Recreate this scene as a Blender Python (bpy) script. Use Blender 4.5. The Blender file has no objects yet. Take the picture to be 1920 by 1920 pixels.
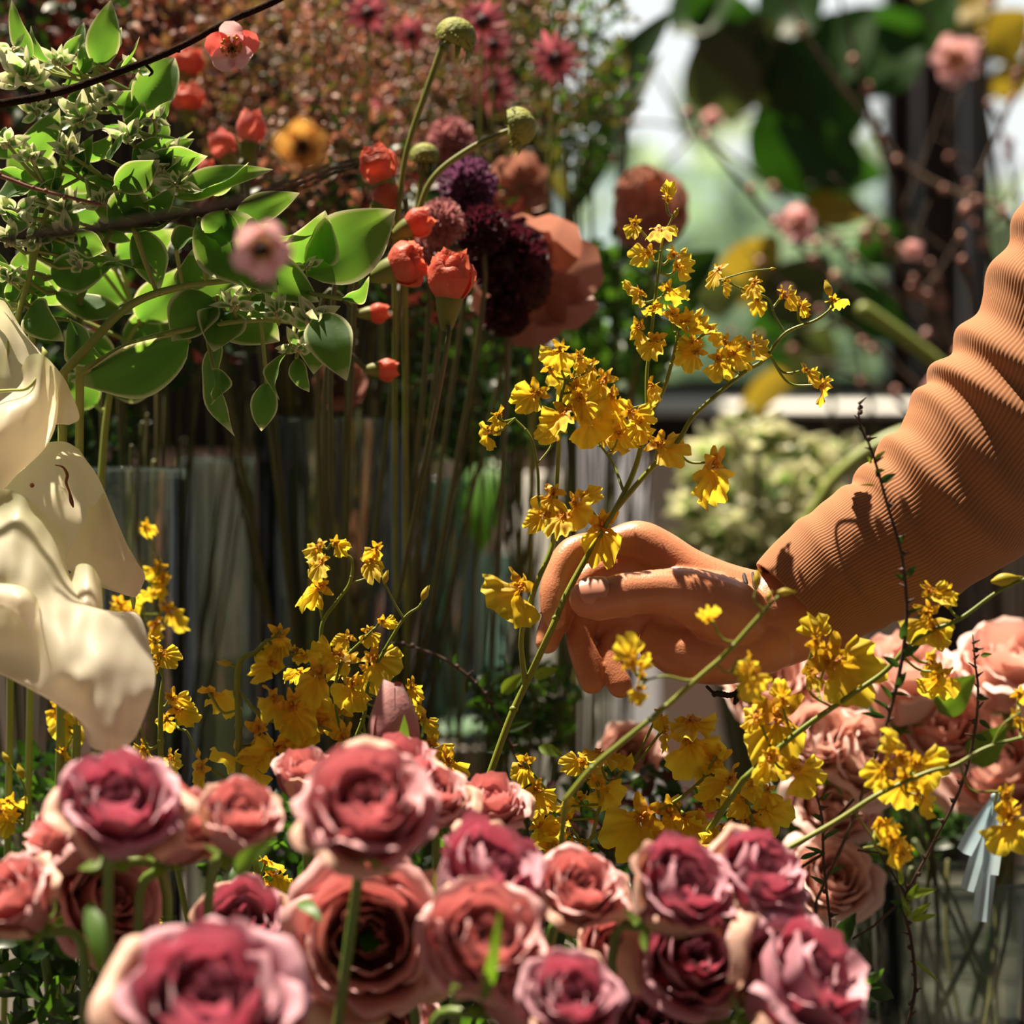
import bpy, math, random
from mathutils import Vector, Matrix, Euler, noise
from math import sin, cos, pi, radians, sqrt
C = bpy.context.scene.collection
SC = bpy.context.scene
D, W, ZC = 1.3, 0.52, 1.25          # focus distance, frame width there, eye height
# ---------------------------------------------------------------- camera
cd = bpy.data.cameras.new('camera'); cam = bpy.data.objects.new('camera', cd); C.objects.link(cam)
cam.location = (0, -D, ZC); cam.rotation_euler = (radians(90), 0, 0)
cd.sensor_width = 36; cd.lens = 36*D/W; cd.clip_start = .05
cd.dof.use_dof = True; cd.dof.focus_distance = D; cd.dof.aperture_fstop = 4.5
SC.camera = cam
# ---------------------------------------------------------------- sky
w = bpy.data.worlds.new('sky'); SC.world = w; w.use_nodes = True
nt = w.node_tree; nt.nodes.clear()
out = nt.nodes.new('ShaderNodeOutputWorld'); bg = nt.nodes.new('ShaderNodeBackground')
tc = nt.nodes.new('ShaderNodeTexCoord'); sep = nt.nodes.new('ShaderNodeSeparateXYZ')
nt.links.new(tc.outputs['Generated'], sep.inputs[0])
rmp = nt.nodes.new('ShaderNodeValToRGB')
mr = nt.nodes.new('ShaderNodeMapRange'); mr.inputs[1].default_value = -1; mr.inputs[2].default_value = 1
nt.links.new(sep.outputs['Y'], mr.inputs[0]); nt.links.new(mr.outputs[0], rmp.inputs[0])
e = rmp.color_ramp.elements
e[0].position = .0; e[0].color = (.20, .165, .14, 1)
e[1].position = 1.; e[1].color = (3.1, 3.05, 3.1, 1)
m_ = e.new(.62); m_.color = (.25, .25, .28, 1)
nt.links.new(rmp.outputs[0], bg.inputs[0]); bg.inputs[1].default_value = .38
nt.links.new(bg.outputs[0], out.inputs[0])
# ---------------------------------------------------------------- sun: high, behind the flowers, a little from the left
sd = bpy.data.lights.new('sun', 'SUN'); sun = bpy.data.objects.new('sun', sd); C.objects.link(sun)
sd.energy = 14; sd.angle = radians(.8); sd.color = (1, .87, .68)
SUN = Vector((-.29, .17, .94)).normalized()
sun.rotation_euler = SUN.to_track_quat('Z', 'Y').to_euler()
SC.view_settings.view_transform = 'Standard'; SC.view_settings.look = 'None'
SC.view_settings.exposure = 0; SC.view_settings.gamma = 1; SC.view_settings.use_curve_mapping = False

# ================================================================ helpers
def S(Y=0): return W/1920*(D+Y)/D
def P(px, py, Y=0):
    s = S(Y); return Vector(((px-960)*s, Y, ZC+(960-py)*s))
def Q(px, py, d=0): return P(px, py, d*S(0))
def cr(pts, n):
    """Catmull-Rom through points (any dimension), n steps a span"""
    if len(pts) < 3 and n > 0:
        return [tuple(a+(b-a)*k/n for a, b in zip(pts[0], pts[-1])) for k in range(n+1)]
    out = []
    for i in range(len(pts)-1):
        p0 = pts[i-1] if i else tuple(2*a-b for a, b in zip(pts[0], pts[1])); p1 = pts[i]; p2 = pts[i+1]
        p3 = pts[i+2] if i+2 < len(pts) else tuple(2*a-b for a, b in zip(pts[-1], pts[-2]))
        for k in range(n):
            t = k/n
            out.append(tuple(.5*((2*b)+(-a+c)*t+(2*a-5*b+4*c-d)*t*t+(-a+3*b-3*c+d)*t**3) for a, b, c, d in zip(p0, p1, p2, p3)))
    out.append(tuple(pts[-1])); return out
def nz(p, s=1): return noise.noise(Vector(p)*s)

class MB:
    def __init__(s): s.v = []; s.f = []; s.uv = []; s.mi = []
    def grid(s, fn, nu, nv, mi=0, closed=False):
        b = len(s.v)
        for j in range(nv+1):
            for i in range(nu if closed else nu+1):
                s.v.append(Vector(fn(i/nu, j/nv)))
        st = nu if closed else nu+1
        for j in range(nv):
            for i in range(nu):
                i2 = (i+1) % st if closed else i+1
                s.f.append((b+j*st+i, b+j*st+i2, b+(j+1)*st+i2, b+(j+1)*st+i)); s.mi.append(mi)
                s.uv += [(i/nu, j/nv), ((i+1)/nu, j/nv), ((i+1)/nu, (j+1)/nv), (i/nu, (j+1)/nv)]
    def tube(s, pts, rad, n=8, mi=0, cap=True, flat=1.0, up=None):
        pts = [Vector(p) for p in pts]
        if not hasattr(rad, '__len__'): rad = [rad]*len(pts)
        fr = []; prev = None
        for i, p in enumerate(pts):
            t = (pts[min(i+1, len(pts)-1)]-pts[max(i-1, 0)])
            t = t.normalized() if t.length > 1e-9 else Vector((0, 0, 1))
            if prev is None:
                a = up or (Vector((0, 1, 0)) if abs(t.y) < .9 else Vector((1, 0, 0)))
            else: a = prev
            u = (a-t*a.dot(t)).normalized(); prev = u
            fr.append((u, t.cross(u).normalized(), t))
        if cap:      # rounded ends
            P2, R2, F2 = [], [], []
            for k in (0, 1, 2): 
                a = k/3*pi/2; P2.append(pts[0]-fr[0][2]*rad[0]*cos(a)); R2.append(max(rad[0]*sin(a), 1e-5)); F2.append(fr[0])
            P2 += pts; R2 += list(rad); F2 += fr
            for k in (2, 1, 0):
                a = k/3*pi/2; P2.append(pts[-1]+fr[-1][2]*rad[-1]*cos(a)); R2.append(max(rad[-1]*sin(a), 1e-5)); F2.append(fr[-1])
            pts, rad, fr = P2, R2, F2
        L = len(pts)-1
        def fn(u, v):
            i = round(v*L); a = 2*pi*u
            return pts[i]+fr[i][0]*rad[i]*cos(a)*flat+fr[i][1]*rad[i]*sin(a)
        s.grid(fn, n, L, mi, closed=True)
    def leaf(s, base, tip, width, face=None, bend=0, fold=.1, wave=0, nu=4, nv=8, mi=0, w=None, ph=0, side=None, curl=0):
        """leaf blade from base to tip; face = the way it looks"""
        base = Vector(base); tip = Vector(tip); ax = tip-base; L = ax.length; ax = ax.normalized()
        face = Vector(face) if face is not None else Vector((0, -1, .3))
        sd_ = ax.cross(face)
        if sd_.length < 1e-4: sd_ = ax.cross(Vector((1, .2, .3)))
        sd_.normalize(); nrm = sd_.cross(ax).normalized()
        wf = w or (lambda t: sin(pi*min(1, t**.8))**.75*(1-.25*t))
        def fn(u, v):
            q = 2*u-1; ww = width*.5*max(wf(v), 0)
            return base+ax*L*v+sd_*q*ww+nrm*(bend*L*sin(pi*v)+fold*abs(q)*ww+wave*ww*sin(9*v+ph+q*1.5)*abs(q)-curl*L*v*v)
        s.grid(fn, nu, nv, mi)
    def ball(s, c, r, nu=10, nv=6, mi=0, sc=(1, 1, 1), rough=0, seed=0, rot=None):
        c = Vector(c)
        def fn(u, v):
            a = 2*pi*u; b = pi*v; d = Vector((sin(b)*cos(a), sin(b)*sin(a), cos(b)))
            k = 1+rough*noise.noise(d*2.3+Vector((seed, seed*.7, 0)))
            p = Vector((d.x*sc[0], d.y*sc[1], d.z*sc[2]))*r*k
            if rot is not None: p = rot @ p
            return c+p
        s.grid(fn, nu, nv, mi, closed=True)
    def box(s, c, d, mi=0):
        b = len(s.v); c = Vector(c)
        for x in (-1, 1):
            for y in (-1, 1):
                for z in (-1, 1): s.v.append(c+Vector((x*d[0]/2, y*d[1]/2, z*d[2]/2)))
        for q in ((0, 1, 3, 2), (4, 6, 7, 5), (0, 4, 5, 1), (2, 3, 7, 6), (0, 2, 6, 4), (1, 5, 7, 3)):
            s.f.append(tuple(b+i for i in q)); s.mi.append(mi); s.uv += [(0, 0), (1, 0), (1, 1), (0, 1)]
    def data(s, name, mats, origin=(0, 0, 0), smooth=True):
        me = bpy.data.meshes.new(name); o = Vector(origin)
        me.from_pydata([tuple(p-o) for p in s.v], [], s.f)
        uvl = me.uv_layers.new(name='UVMap')
        uvl.data.foreach_set('uv', [c for q in s.uv for c in q])
        if not isinstance(mats, (list, tuple)): mats = [mats]
        for m in mats: me.materials.append(m)
        me.polygons.foreach_set('material_index', s.mi)
        if smooth: me.polygons.foreach_set('use_smooth', [True]*len(s.f))
        me.update(); return me
    def build(s, name, mats, parent=None, smooth=True):
        o_ = wloc(parent) if parent is not None else Vector((0, 0, 0))
        ob = bpy.data.objects.new(name, s.data(name, mats, o_, smooth)); C.objects.link(ob)
        if parent is not None: ob.parent = parent
        return ob
def wloc(o):
    p = Vector((0, 0, 0))
    while o is not None: p += o.location; o = o.parent
    return p
def tag(o, label, cat, group=None, kind=None):
    o['label'] = label; o['category'] = cat
    if group: o['group'] = group
    if kind: o['kind'] = kind
    return o
def empty(name, loc, label, cat, group=None):
    o = bpy.data.objects.new(name, None); C.objects.link(o); o.location = loc; o.empty_display_size = .01
    return tag(o, label, cat, group)
def struct(o): o['kind'] = 'structure'; return o

# ---------------------------------------------------------------- materials
def mat(name, c1, c2=None, scale=20., rough=.55, trans=None, tf=.45, bump=0, bscale=200., sss=0, spec=.4, sheen=0, detail=3, coord='Object'):
    """two pigment tones mixed by noise, optional leaf or petal translucency"""
    m = bpy.data.materials.new(name); m.use_nodes = True; nt = m.node_tree; N = nt.nodes; L = nt.links
    b = N['Principled BSDF']; o = N['Material Output']
    b.inputs['Roughness'].default_value = rough; b.inputs['Specular IOR Level'].default_value = spec
    if sss:
        b.inputs['Subsurface Weight'].default_value = sss; b.inputs['Subsurface Radius'].default_value = (.009, .0035, .002)
        b.inputs['Subsurface Scale'].default_value = 1
    if sheen: b.inputs['Sheen Weight'].default_value = sheen; b.inputs['Sheen Roughness'].default_value = .4
    t = N.new('ShaderNodeTexCoord')
    col = None
    if c2:
        n = N.new('ShaderNodeTexNoise'); n.inputs['Scale'].default_value = scale; n.inputs['Detail'].default_value = detail
        L.new(t.outputs[coord], n.inputs['Vector'])
        r = N.new('ShaderNodeMapRange'); r.inputs[1].default_value = .35; r.inputs[2].default_value = .65
        L.new(n.outputs['Fac'], r.inputs[0])
        mx = N.new('ShaderNodeMix'); mx.data_type = 'RGBA'; mx.name = 'pigment'
        mx.inputs[6].default_value = (*c1, 1); mx.inputs[7].default_value = (*c2, 1)
        L.new(r.outputs[0], mx.inputs[0]); col = mx.outputs[2]; L.new(col, b.inputs['Base Color'])
    else: b.inputs['Base Color'].default_value = (*c1, 1)
    if bump:
        n2 = N.new('ShaderNodeTexNoise'); n2.inputs['Scale'].default_value = bscale; L.new(t.outputs[coord], n2.inputs['Vector'])
        bp = N.new('ShaderNodeBump'); bp.inputs['Strength'].default_value = bump; bp.inputs['Distance'].default_value = .002
        L.new(n2.outputs['Fac'], bp.inputs['Height']); L.new(bp.outputs[0], b.inputs['Normal'])
    if trans:
        tr = N.new('ShaderNodeBsdfTranslucent'); tr.name = 'trans'; tr.inputs[0].default_value = (*trans, 1)
        ms = N.new('ShaderNodeMixShader'); ms.inputs[0].default_value = tf
        L.new(b.outputs[0], ms.inputs[1]); L.new(tr.outputs[0], ms.inputs[2]); L.new(ms.outputs[0], o.inputs[0])
    return m
def uvramp(m, axis, stops, also_trans=None):
    """colour by place on the petal or leaf (u or v)"""
    nt = m.node_tree; N = nt.nodes; L = nt.links
    t = N.new('ShaderNodeUVMap'); sp = N.new('ShaderNodeSeparateXYZ'); L.new(t.outputs[0], sp.inputs[0])
    src = sp.outputs['Y']
    if axis == 'edge':
        a = N.new('ShaderNodeMath'); a.operation = 'MULTIPLY_ADD'; a.inputs[1].default_value = 2; a.inputs[2].default_value = -1
        L.new(sp.outputs['X'], a.inputs[0]); b2 = N.new('ShaderNodeMath'); b2.operation = 'ABSOLUTE'; L.new(a.outputs[0], b2.inputs[0]); src = b2.outputs[0]
        y = N.new('ShaderNodeMath'); y.operation = 'MAXIMUM'; L.new(src, y.inputs[0]); L.new(sp.outputs['Y'], y.inputs[1]); src = y.outputs[0]
        tc = N.new('ShaderNodeTexCoord'); nn = N.new('ShaderNodeTexNoise'); nn.inputs['Scale'].default_value = 90; L.new(tc.outputs['Object'], nn.inputs[0])
        ad = N.new('ShaderNodeMath'); ad.operation = 'MULTIPLY_ADD'; ad.inputs[1].default_value = .06; L.new(nn.outputs[0], ad.inputs[0]); L.new(src, ad.inputs[2]); src = ad.outputs[0]
    def ramp(st):
        r = N.new('ShaderNodeValToRGB'); L.new(src, r.inputs[0]); el = r.color_ramp.elements
        while len(el) > 1: el.remove(el[-1])
        el[0].position = st[0][0]; el[0].color = (*st[0][1], 1)
        for p_, c_ in st[1:]: q = el.new(p_); q.color = (*c_, 1)
        return r
    r = ramp(stops); b = N['Principled BSDF']
    if b.inputs['Base Color'].links:       # keep the noise tone
        pg = b.inputs['Base Color'].links[0].from_socket
        mx = N.new('ShaderNodeMix'); mx.data_type = 'RGBA'; mx.blend_type = 'MULTIPLY'; mx.inputs[0].default_value = 1
        L.new(r.outputs[0], mx.inputs[6]); L.new(pg, mx.inputs[7]); L.new(mx.outputs[2], b.inputs['Base Color'])
    else: L.new(r.outputs[0], b.inputs['Base Color'])
    if also_trans: 
        r2 = ramp(also_trans); L.new(r2.outputs[0], N['trans'].inputs[0])
    return m
# ================================================================ the place: brick yard, shop front with a window, plant stands
def brick_mat(name, cs, mortar, scale, bw=.22, bh=.075, off=.5):
    m = bpy.data.materials.new(name); m.use_nodes = True; N = m.node_tree.nodes; L = m.node_tree.links
    t = N.new('ShaderNodeUVMap'); mp = N.new('ShaderNodeMapping')
    L.new(t.outputs[0], mp.inputs[0]); bt = N.new('ShaderNodeTexBrick'); L.new(mp.outputs[0], bt.inputs[0])
    bt.inputs['Color1'].default_value = (*cs[0], 1); bt.inputs['Color2'].default_value = (*cs[1], 1); bt.inputs['Mortar'].default_value = (*mortar, 1)
    bt.inputs['Scale'].default_value = scale; bt.inputs['Brick Width'].default_value = bw; bt.inputs['Row Height'].default_value = bh; bt.inputs['Mortar Size'].default_value = .006
    bt.offset = off
    n = N.new('ShaderNodeTexNoise'); n.inputs['Scale'].default_value = 6; L.new(mp.outputs[0], n.inputs[0])
    mx = N.new('ShaderNodeMix'); mx.data_type = 'RGBA'; mx.blend_type = 'MULTIPLY'; mx.inputs[0].default_value = .0
    L.new(bt.outputs[0], mx.inputs[6]); L.new(n.outputs['Color'], mx.inputs[7]); L.new(mx.outputs[2], N['Principled BSDF'].inputs['Base Color'])
    N['Principled BSDF'].inputs['Roughness'].default_value = .9
    return m
def plane_uv(name, a, b, c, d, m, nu=1, nv=1):
    mb = MB(); a, b, c, d = map(Vector, (a, b, c, d))
    mb.grid(lambda u, v: a.lerp(b, u).lerp(d.lerp(c, u), v), nu, nv)
    mb.uv = [(u*(b-a).length, v*(d-a).length) for u, v in mb.uv]
    return mb.build(name, m, None, False)
YW = 1.60
M_floor = brick_mat('yard_paving', ((.20, .15, .13), (.12, .11, .10)), (.05, .045, .04), 1, .2, .1)
struct(plane_uv('floor', (-3, -2, 0), (3, -2, 0), (3, 4.5, 0), (-3, 4.5, 0), M_floor))
M_brick = brick_mat('weathered_brick', ((.66, .44, .37), (.50, .49, .44)), (.55, .50, .44), 1, .11, .06)
M_dark = mat('dark_stained_timber', (.030, .020, .014), (.012, .009, .007), 14, .5)
M_sill = mat('white_painted_sill', (.84, .83, .80), None, rough=.5)
M_post = mat('dark_brown_post', (.035, .020, .016), (.02, .013, .011), 9, .5)
M_steel = mat('grey_painted_steel', (.10, .11, .13), None, rough=.4)
zs = P(0, 745, YW).z; zd = P(0, 778, YW).z; zb = P(0, 930, YW).z
xl = P(1010, 0, YW).x; xr = P(1722, 0, YW).x; xr2 = P(1845, 0, YW).x
ztop = 1.25+.26*3
mb = MB(); mb.box(((-2.2+xl)/2, YW+.1, ztop/2), (xl+2.2, .2, ztop)); struct(mb.build('wall_left', M_dark, None, False))
struct(plane_uv('wall_back', (xl-.0, YW, 0), (2.2, YW, 0), (2.2, YW, zb), (xl, YW, zb), M_brick))
# brick plinth that shows low down behind the vases, in front of the timber wall
struct(plane_uv('wall_front', (-1.6, YW-.12, .0), (xl+.35, YW-.12, .0), (xl+.35, YW-.12, P(0, 850, YW-.12).z), (-1.6, YW-.12, P(0, 850, YW-.12).z), M_brick))
mb = MB(); mb.box(((xl+2.2)/2, YW+.05, (zb+zd)/2), (2.2-xl, .16, zd-zb)); struct(mb.build('trim_1', M_dark, None, False))
mb = MB(); sx0, sx1 = xl-.02, xr+.0      # sill with a front face that slopes outwards
pr_ = [(YW+.05, zs), (YW-.02, zs), (YW-.07, zd+.004), (YW-.07, zd), (YW+.05, zd)]
mb.grid(lambda u, v: (sx0 if u < .5 else sx1, *pr_[round(v*4)]), 1, 4); struct(mb.build('trim_2', M_sill, None, False))
mb = MB(); mb.box(((xr+xr2)/2, YW+.06, ztop/2+.2), (xr2-xr, .14, ztop+.4)); mb.box((xr2-.02, YW-.03, ztop/2+.2), (.022, .05, ztop+.4), 1)
pst = mb.build('post', [M_post, M_steel], None, False); tag(pst, 'dark brown square post between the two shop windows', 'post')
# window panes
gm = bpy.data.materials.new('clear_window_glass'); gm.use_nodes = True
N = gm.node_tree.nodes; L = gm.node_tree.links; tr_ = N.new('ShaderNodeBsdfTransparent'); gl_ = N.new('ShaderNodeBsdfGlossy'); gl_.inputs['Roughness'].default_value = .02
tr_.inputs[0].default_value = (.93, .96, .95, 1); fr_ = N.new('ShaderNodeFresnel'); fr_.inputs[0].default_value = 1.3; mx_ = N.new('ShaderNodeMixShader')
L.new(fr_.outputs[0], mx_.inputs[0]); L.new(tr_.outputs[0], mx_.inputs[1]); L.new(gl_.outputs[0], mx_.inputs[2]); L.new(mx_.outputs[0], N['Material Output'].inputs[0])
M_pane = gm
M_outdoor = mat('pale_green_outdoor_tint', (.55, .66, .55), (.42, .55, .46), 5, .4, trans=(.80, .95, .80), tf=.8)  # added tinted sheet, stands in for the pale sunlit green outdoors
_n = M_outdoor.node_tree; _t = _n.nodes.new('ShaderNodeBsdfTransparent'); _t.inputs[0].default_value = (.78, .88, .80, 1); _m = _n.nodes.new('ShaderNodeMixShader'); _m.inputs[0].default_value = .25
_o = _n.nodes['Material Output']; _src = _o.inputs[0].links[0].from_socket; _n.links.new(_t.outputs[0], _m.inputs[1]); _n.links.new(_src, _m.inputs[2]); _n.links.new(_m.outputs[0], _o.inputs[0])
M_white = mat('white_window_frame', (.65, .65, .62), None, rough=.4)
def window(n, x0, x1, z0, z1, zf):
    root = bpy.data.objects.new('window_%d' % n, None); C.objects.link(root); root.location = ((x0+x1)/2, YW+.1, z0); struct(root)
    m = MB(); m.box(((x0+x1)/2, YW+.1, (z0+z1)/2), (x1-x0, .006, z1-z0)); m.build('pane', M_pane, root, False)
    if zf:
        m = MB(); m.grid(lambda u, v: (x0+(x1-x0)*u, YW+.092, z0+(zf-z0)*v), 1, 1); m.build('outdoor_tint', M_outdoor, root, False)
    m = MB()
    for x in (x0+.012, x1-.012): m.box((x, YW+.1, (z0+z1)/2), (.024, .05, z1-z0))
    for z in (z0+.012, z1-.012): m.box(((x0+x1)/2, YW+.1, z), (x1-x0, .05, .024))
    m.build('window_frame', M_post, root, False)
window(1, xl, xr, zs, ztop, P(0, 290, YW).z)
window(2, xr2, 2.1, P(0, 1000, YW).z, ztop, P(0, 470, YW).z)
# display stands
M_table = mat('worn_grey_planks', (.085, .07, .055), (.045, .038, .03), 12, .8)
def stand(x0, x1, y0, y1, z, label):
    r = empty('display_table', ((x0+x1)/2, (y0+y1)/2, 0), label, 'table')
    n = 5
    for k in range(n):
        m = MB(); wy = (y1-y0)/n; m.box(((x0+x1)/2, y0+wy*(k+.5), z-.012), (x1-x0, wy-.006, .024)); m.build('plank', M_table, r, False)
    for x in (x0+.04, x1-.04):
        for y in (y0+.04, y1-.04):
            m = MB(); m.box((x, y, (z-.024)/2), (.05, .05, z-.024)); m.build('leg', M_table, r, False)
TZ = .93
stand(-1.1, 1.1, .14, .95, TZ, 'worn grey plank table behind the roses that carries the glass vases')
stand(-.9, .9, -.55, .12, .74, 'low plank table at the very front that carries the rose buckets')
# ================================================================ the person's arm and hand
M_skin = mat('skin', (.52, .19, .092), (.58, .24, .125), 45, .36, bump=.14, bscale=900, sss=.16, spec=.5)
M_nail = mat('nail', (.56, .25, .17), None, rough=.36, spec=.4)
person = empty('person', P(1500, 1700, .02), 'person in a ribbed tan sleeve, bare hand holding up the yellow orchid spray', 'person')
body = MB()
def chain(pts, n=5, flat=1.0, seg=20):
    q = cr(pts, n); s = S(0)
    body.tube([Q(*p[:3]) for p in q], [p[3]*s for p in q], seg, cap=True, flat=flat)
# x, y, depth (pixel units, away is positive), radius
chain([(2080, 560, 60, 118), (2000, 760, 60, 122), (1900, 840, 55, 110), (1780, 950, 45, 104), (1640, 1055, 25, 92), (1540, 1125, 12, 88), (1450, 1165, 10, 90), (1400, 1165, 15, 84), (1340, 1150, 25, 74)], flat=.72)
chain([(1430, 1125, 25, 52), (1360, 1105, 30, 50), (1290, 1070, 40, 44), (1235, 1032, 48, 41), (1193, 1012, 52, 37), (1140, 1022, 48, 29), (1085, 1031, 40, 30), (1062, 1050, 30, 30), (1044, 1085, 16, 27), (1038, 1112, 6, 27), (1038, 1145, -2, 25), (1041, 1160, -4, 21)])   # index
chain([(1390, 1160, -12, 66), (1335, 1135, -40, 62), (1285, 1116, -60, 52), (1235, 1110, -72, 43), (1195, 1112, -78, 40), (1168, 1116, -82, 42), (1145, 1121, -84, 39), (1120, 1122, -84, 42), (1104, 1123, -84, 37)])   # thumb
chain([(1400, 1150, 35, 58), (1320, 1110, 55, 48), (1230, 1065, 85, 40), (1185, 1055, 98, 34), (1120, 1075, 112, 29), (1072, 1110, 104, 29), (1050, 1140, 85, 27), (1034, 1180, 62, 26), (1026, 1204, 50, 23)])   # middle
chain([(1410, 1180, 35, 60), (1320, 1150, 60, 52), (1240, 1110, 98, 40), (1190, 1105, 112, 33), (1130, 1130, 112, 29), (1095, 1165, 98, 29), (1088, 1200, 78, 27), (1100, 1240, 60, 28), (1110, 1276, 48, 26)])   # ring
chain([(1420, 1205, 25, 56), (1340, 1215, 35, 60), (1265, 1195, 70, 52), (1215, 1170, 98, 36), (1170, 1185, 100, 28), (1145, 1215, 88, 26), (1148, 1250, 70, 25), (1163, 1285, 56, 25)])   # little finger
chain([(1440, 1200, 0, 62), (1360, 1222, 5, 62), (1290, 1222, 25, 56), (1240, 1205, 55, 46)])    # heel of the palm
chain([(1340, 1120, -5, 50), (1290, 1100, 0, 36), (1250, 1080, 25, 26)])   # web of the thumb
chain([(1330, 1160, 30, 60), (1270, 1140, 60, 52), (1215, 1100, 88, 30)])
chain([(1300, 1170, 60, 50), (1240, 1155, 88, 40), (1175, 1160, 112, 36), (1125, 1185, 122, 32)])
bo = body.build('body', M_skin, person)
md = bo.modifiers.new('remesh', 'REMESH'); md.mode = 'VOXEL'; md.voxel_size = .0009; md.use_smooth_shade = True
md = bo.modifiers.new('smooth', 'SMOOTH'); md.factor = .5; md.iterations = 7
# thumb nail
def on_thumb(t, a, k=1.0):
    c0 = Q(1150, 1119, -83); c1 = Q(1078, 1123, -84); s = S(0)
    ax = (c1-c0).normalized(); up = Vector((0, -.82, .57)); up = (up-ax*up.dot(ax)).normalized(); sd_ = ax.cross(up)
    r = (41-7*max(0, t-.55)**2*4)*s*k
    return c0+(c1-c0)*t+up*cos(a)*r+sd_*sin(a)*r
m = MB(); m.grid(lambda u, v: on_thumb(.12+.82*v, (u-.5)*1.7*(1-.75*abs(2*v-1)**4), 1.035-.07*abs(2*u-1)**3), 12, 10); m.build('thumbnail', M_nail, person)['label'] = 'glossy thumbnail'
def nail(c, ax, up, ln, wd):
    ax = Vector(ax).normalized(); up = Vector(up); up = (up-ax*up.dot(ax)).normalized(); sd_ = ax.cross(up); s = S(0)
    m = MB(); m.grid(lambda u, v: Q(*c)+ax*(v-.5)*ln*s*(1-.15*(2*u-1)**2)+sd_*sin((u-.5)*2)*wd*s+up*cos((u-.5)*2)*wd*s, 8, 6); m.build('fingernail', M_nail, person)
nail((1038, 1130, 2), (0.03, -.1, -1), (-.75, .5, .1), 40, 26.5)
# creases of the thumb joint are left to the skin bump; hair-thin cord bracelet
M_cord = mat('black_cord', (.012, .010, .012), None, rough=.7)
br = MB(); s0 = S(0)
def ringpts(cx, cy, d, ry, rd, tilt, n=40):
    o = []
    for k in range(n+1):
        a = 2*pi*k/n; z = cos(a)*ry; x = z*tilt
        o.append(Q(cx+x, cy-z, d-sin(a)*rd))
    return o
br.tube(ringpts(1414, 1165, 14, 90, 69, -.22), .0011, 6); br.tube(ringpts(1404, 1166, 15, 89, 69, -.34), .0008, 6); br.tube(ringpts(1422, 1165, 14, 91, 69, -.12), .0008, 6)
br.tube([Q(*p) for p in cr([(1405, 1255, -20), (1392, 1290, -25), (1380, 1300, -25), (1360, 1305, -22), (1340, 1300, -20), (1326, 1288, -18)], 5)], .0009, 6)
br.tube([Q(1398, 1282, -26), Q(1386, 1300, -26), Q(1378, 1318, -26)], [.0014, .0028, .001], 8)
for k in range(7): br.ball(Q(1376-k*6, 1302+2*sin(k), -24), .0016, 8, 5)
br.build('bracelet', M_cord, person)['label'] = 'thin black cord bracelet with a small hanging charm'

# sleeve: ribbed knit pushed up in folds
M_knit = bpy.data.materials.new('tan_rib_knit'); M_knit.use_nodes = True
N = M_knit.node_tree.nodes; L = M_knit.node_tree.links; b = N['Principled BSDF']
b.inputs['Roughness'].default_value = .85; b.inputs['Sheen Weight'].default_value = .2; b.inputs['Sheen Roughness'].default_value = .4; b.inputs['Sheen Tint'].default_value = (1, .8, .6, 1)
uvn = N.new('ShaderNodeUVMap'); sp = N.new('ShaderNodeSeparateXYZ'); L.new(uvn.outputs[0], sp.inputs[0])
mm = N.new('ShaderNodeMath'); mm.operation = 'MULTIPLY'; mm.inputs[1].default_value = 2*pi*120; L.new(sp.outputs['X'], mm.inputs[0])
sn = N.new('ShaderNodeMath'); sn.operation = 'SINE'; L.new(mm.outputs[0], sn.inputs[0])
r = N.new('ShaderNodeMapRange'); r.inputs[1].default_value = -1; r.inputs[2].default_value = .4; L.new(sn.outputs[0], r.inputs[0])
mx = N.new('ShaderNodeMix'); mx.data_type = 'RGBA'; mx.inputs[6].default_value = (.27, .105, .038, 1); mx.inputs[7].default_value = (.38, .155, .062, 1)
L.new(r.outputs[0], mx.inputs[0]); L.new(mx.outputs[2], b.inputs['Base Color'])
cen = cr([(1500, 1138, 8, 116), (1545, 1096, 12, 120), (1606, 1056, 18, 130), (1690, 1010, 30, 146), (1790, 925, 42, 165), (1880, 815, 50, 172), (1945, 690, 55, 160), (1995, 560, 58, 140), (2035, 420, 60, 128), (2060, 280, 60, 122)], 30)
pts = [Q(*c[:3]) for c in cen]; NL = len(cen)-1; frs = []; prev = Vector((0, -1, 0))
for i in range(NL+1):
    t = (pts[min(i+1, NL)]-pts[max(i-1, 0)]).normalized(); u = (prev-t*prev.dot(t)).normalized(); prev = u; frs.append((u, t.cross(u), t))
folds = [(.16, .022, .07, .0), (.235, .02, .06, .5), (.33, .022, .10, .3), (.42, .024, .15, .1), (.50, .022, .13, .4), (.585, .026, .22, .2), (.675, .026, .24, .0), (.77, .03, .24, .3), (.87, .03, .2, .1)]
def sleeve(u, v, inner=0):
    i = min(NL, max(0, round(v*NL))); a = 2*pi*u; r = cen[i][3]*S(0)
    up = sin(a)  # which side
    vv = v+.018*sin(a*2+1)+.03*cos(a)*v
    k = 0
    for c, wd, am, ph in folds:
        q = (vv-c-.02*sin(a+ph*6))/wd; k += am*.62*math.exp(-q*q)*(.55+.45*cos(a*1.0+ph*3))-am*.25*math.exp(-((q-1.6)**2))
    k += .03*nz((u*4, v*9, 1.5))
    rr = r*(1+k)+(.00013*sin(2*pi*120*u) if not inner else -.0022)
    return pts[i]+frs[i][0]*cos(a)*rr*.86+frs[i][1]*sin(a)*rr
sl = MB(); sl.grid(lambda u, v: sleeve(u, v), 720, NL, closed=True)
cu = MB()
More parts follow.
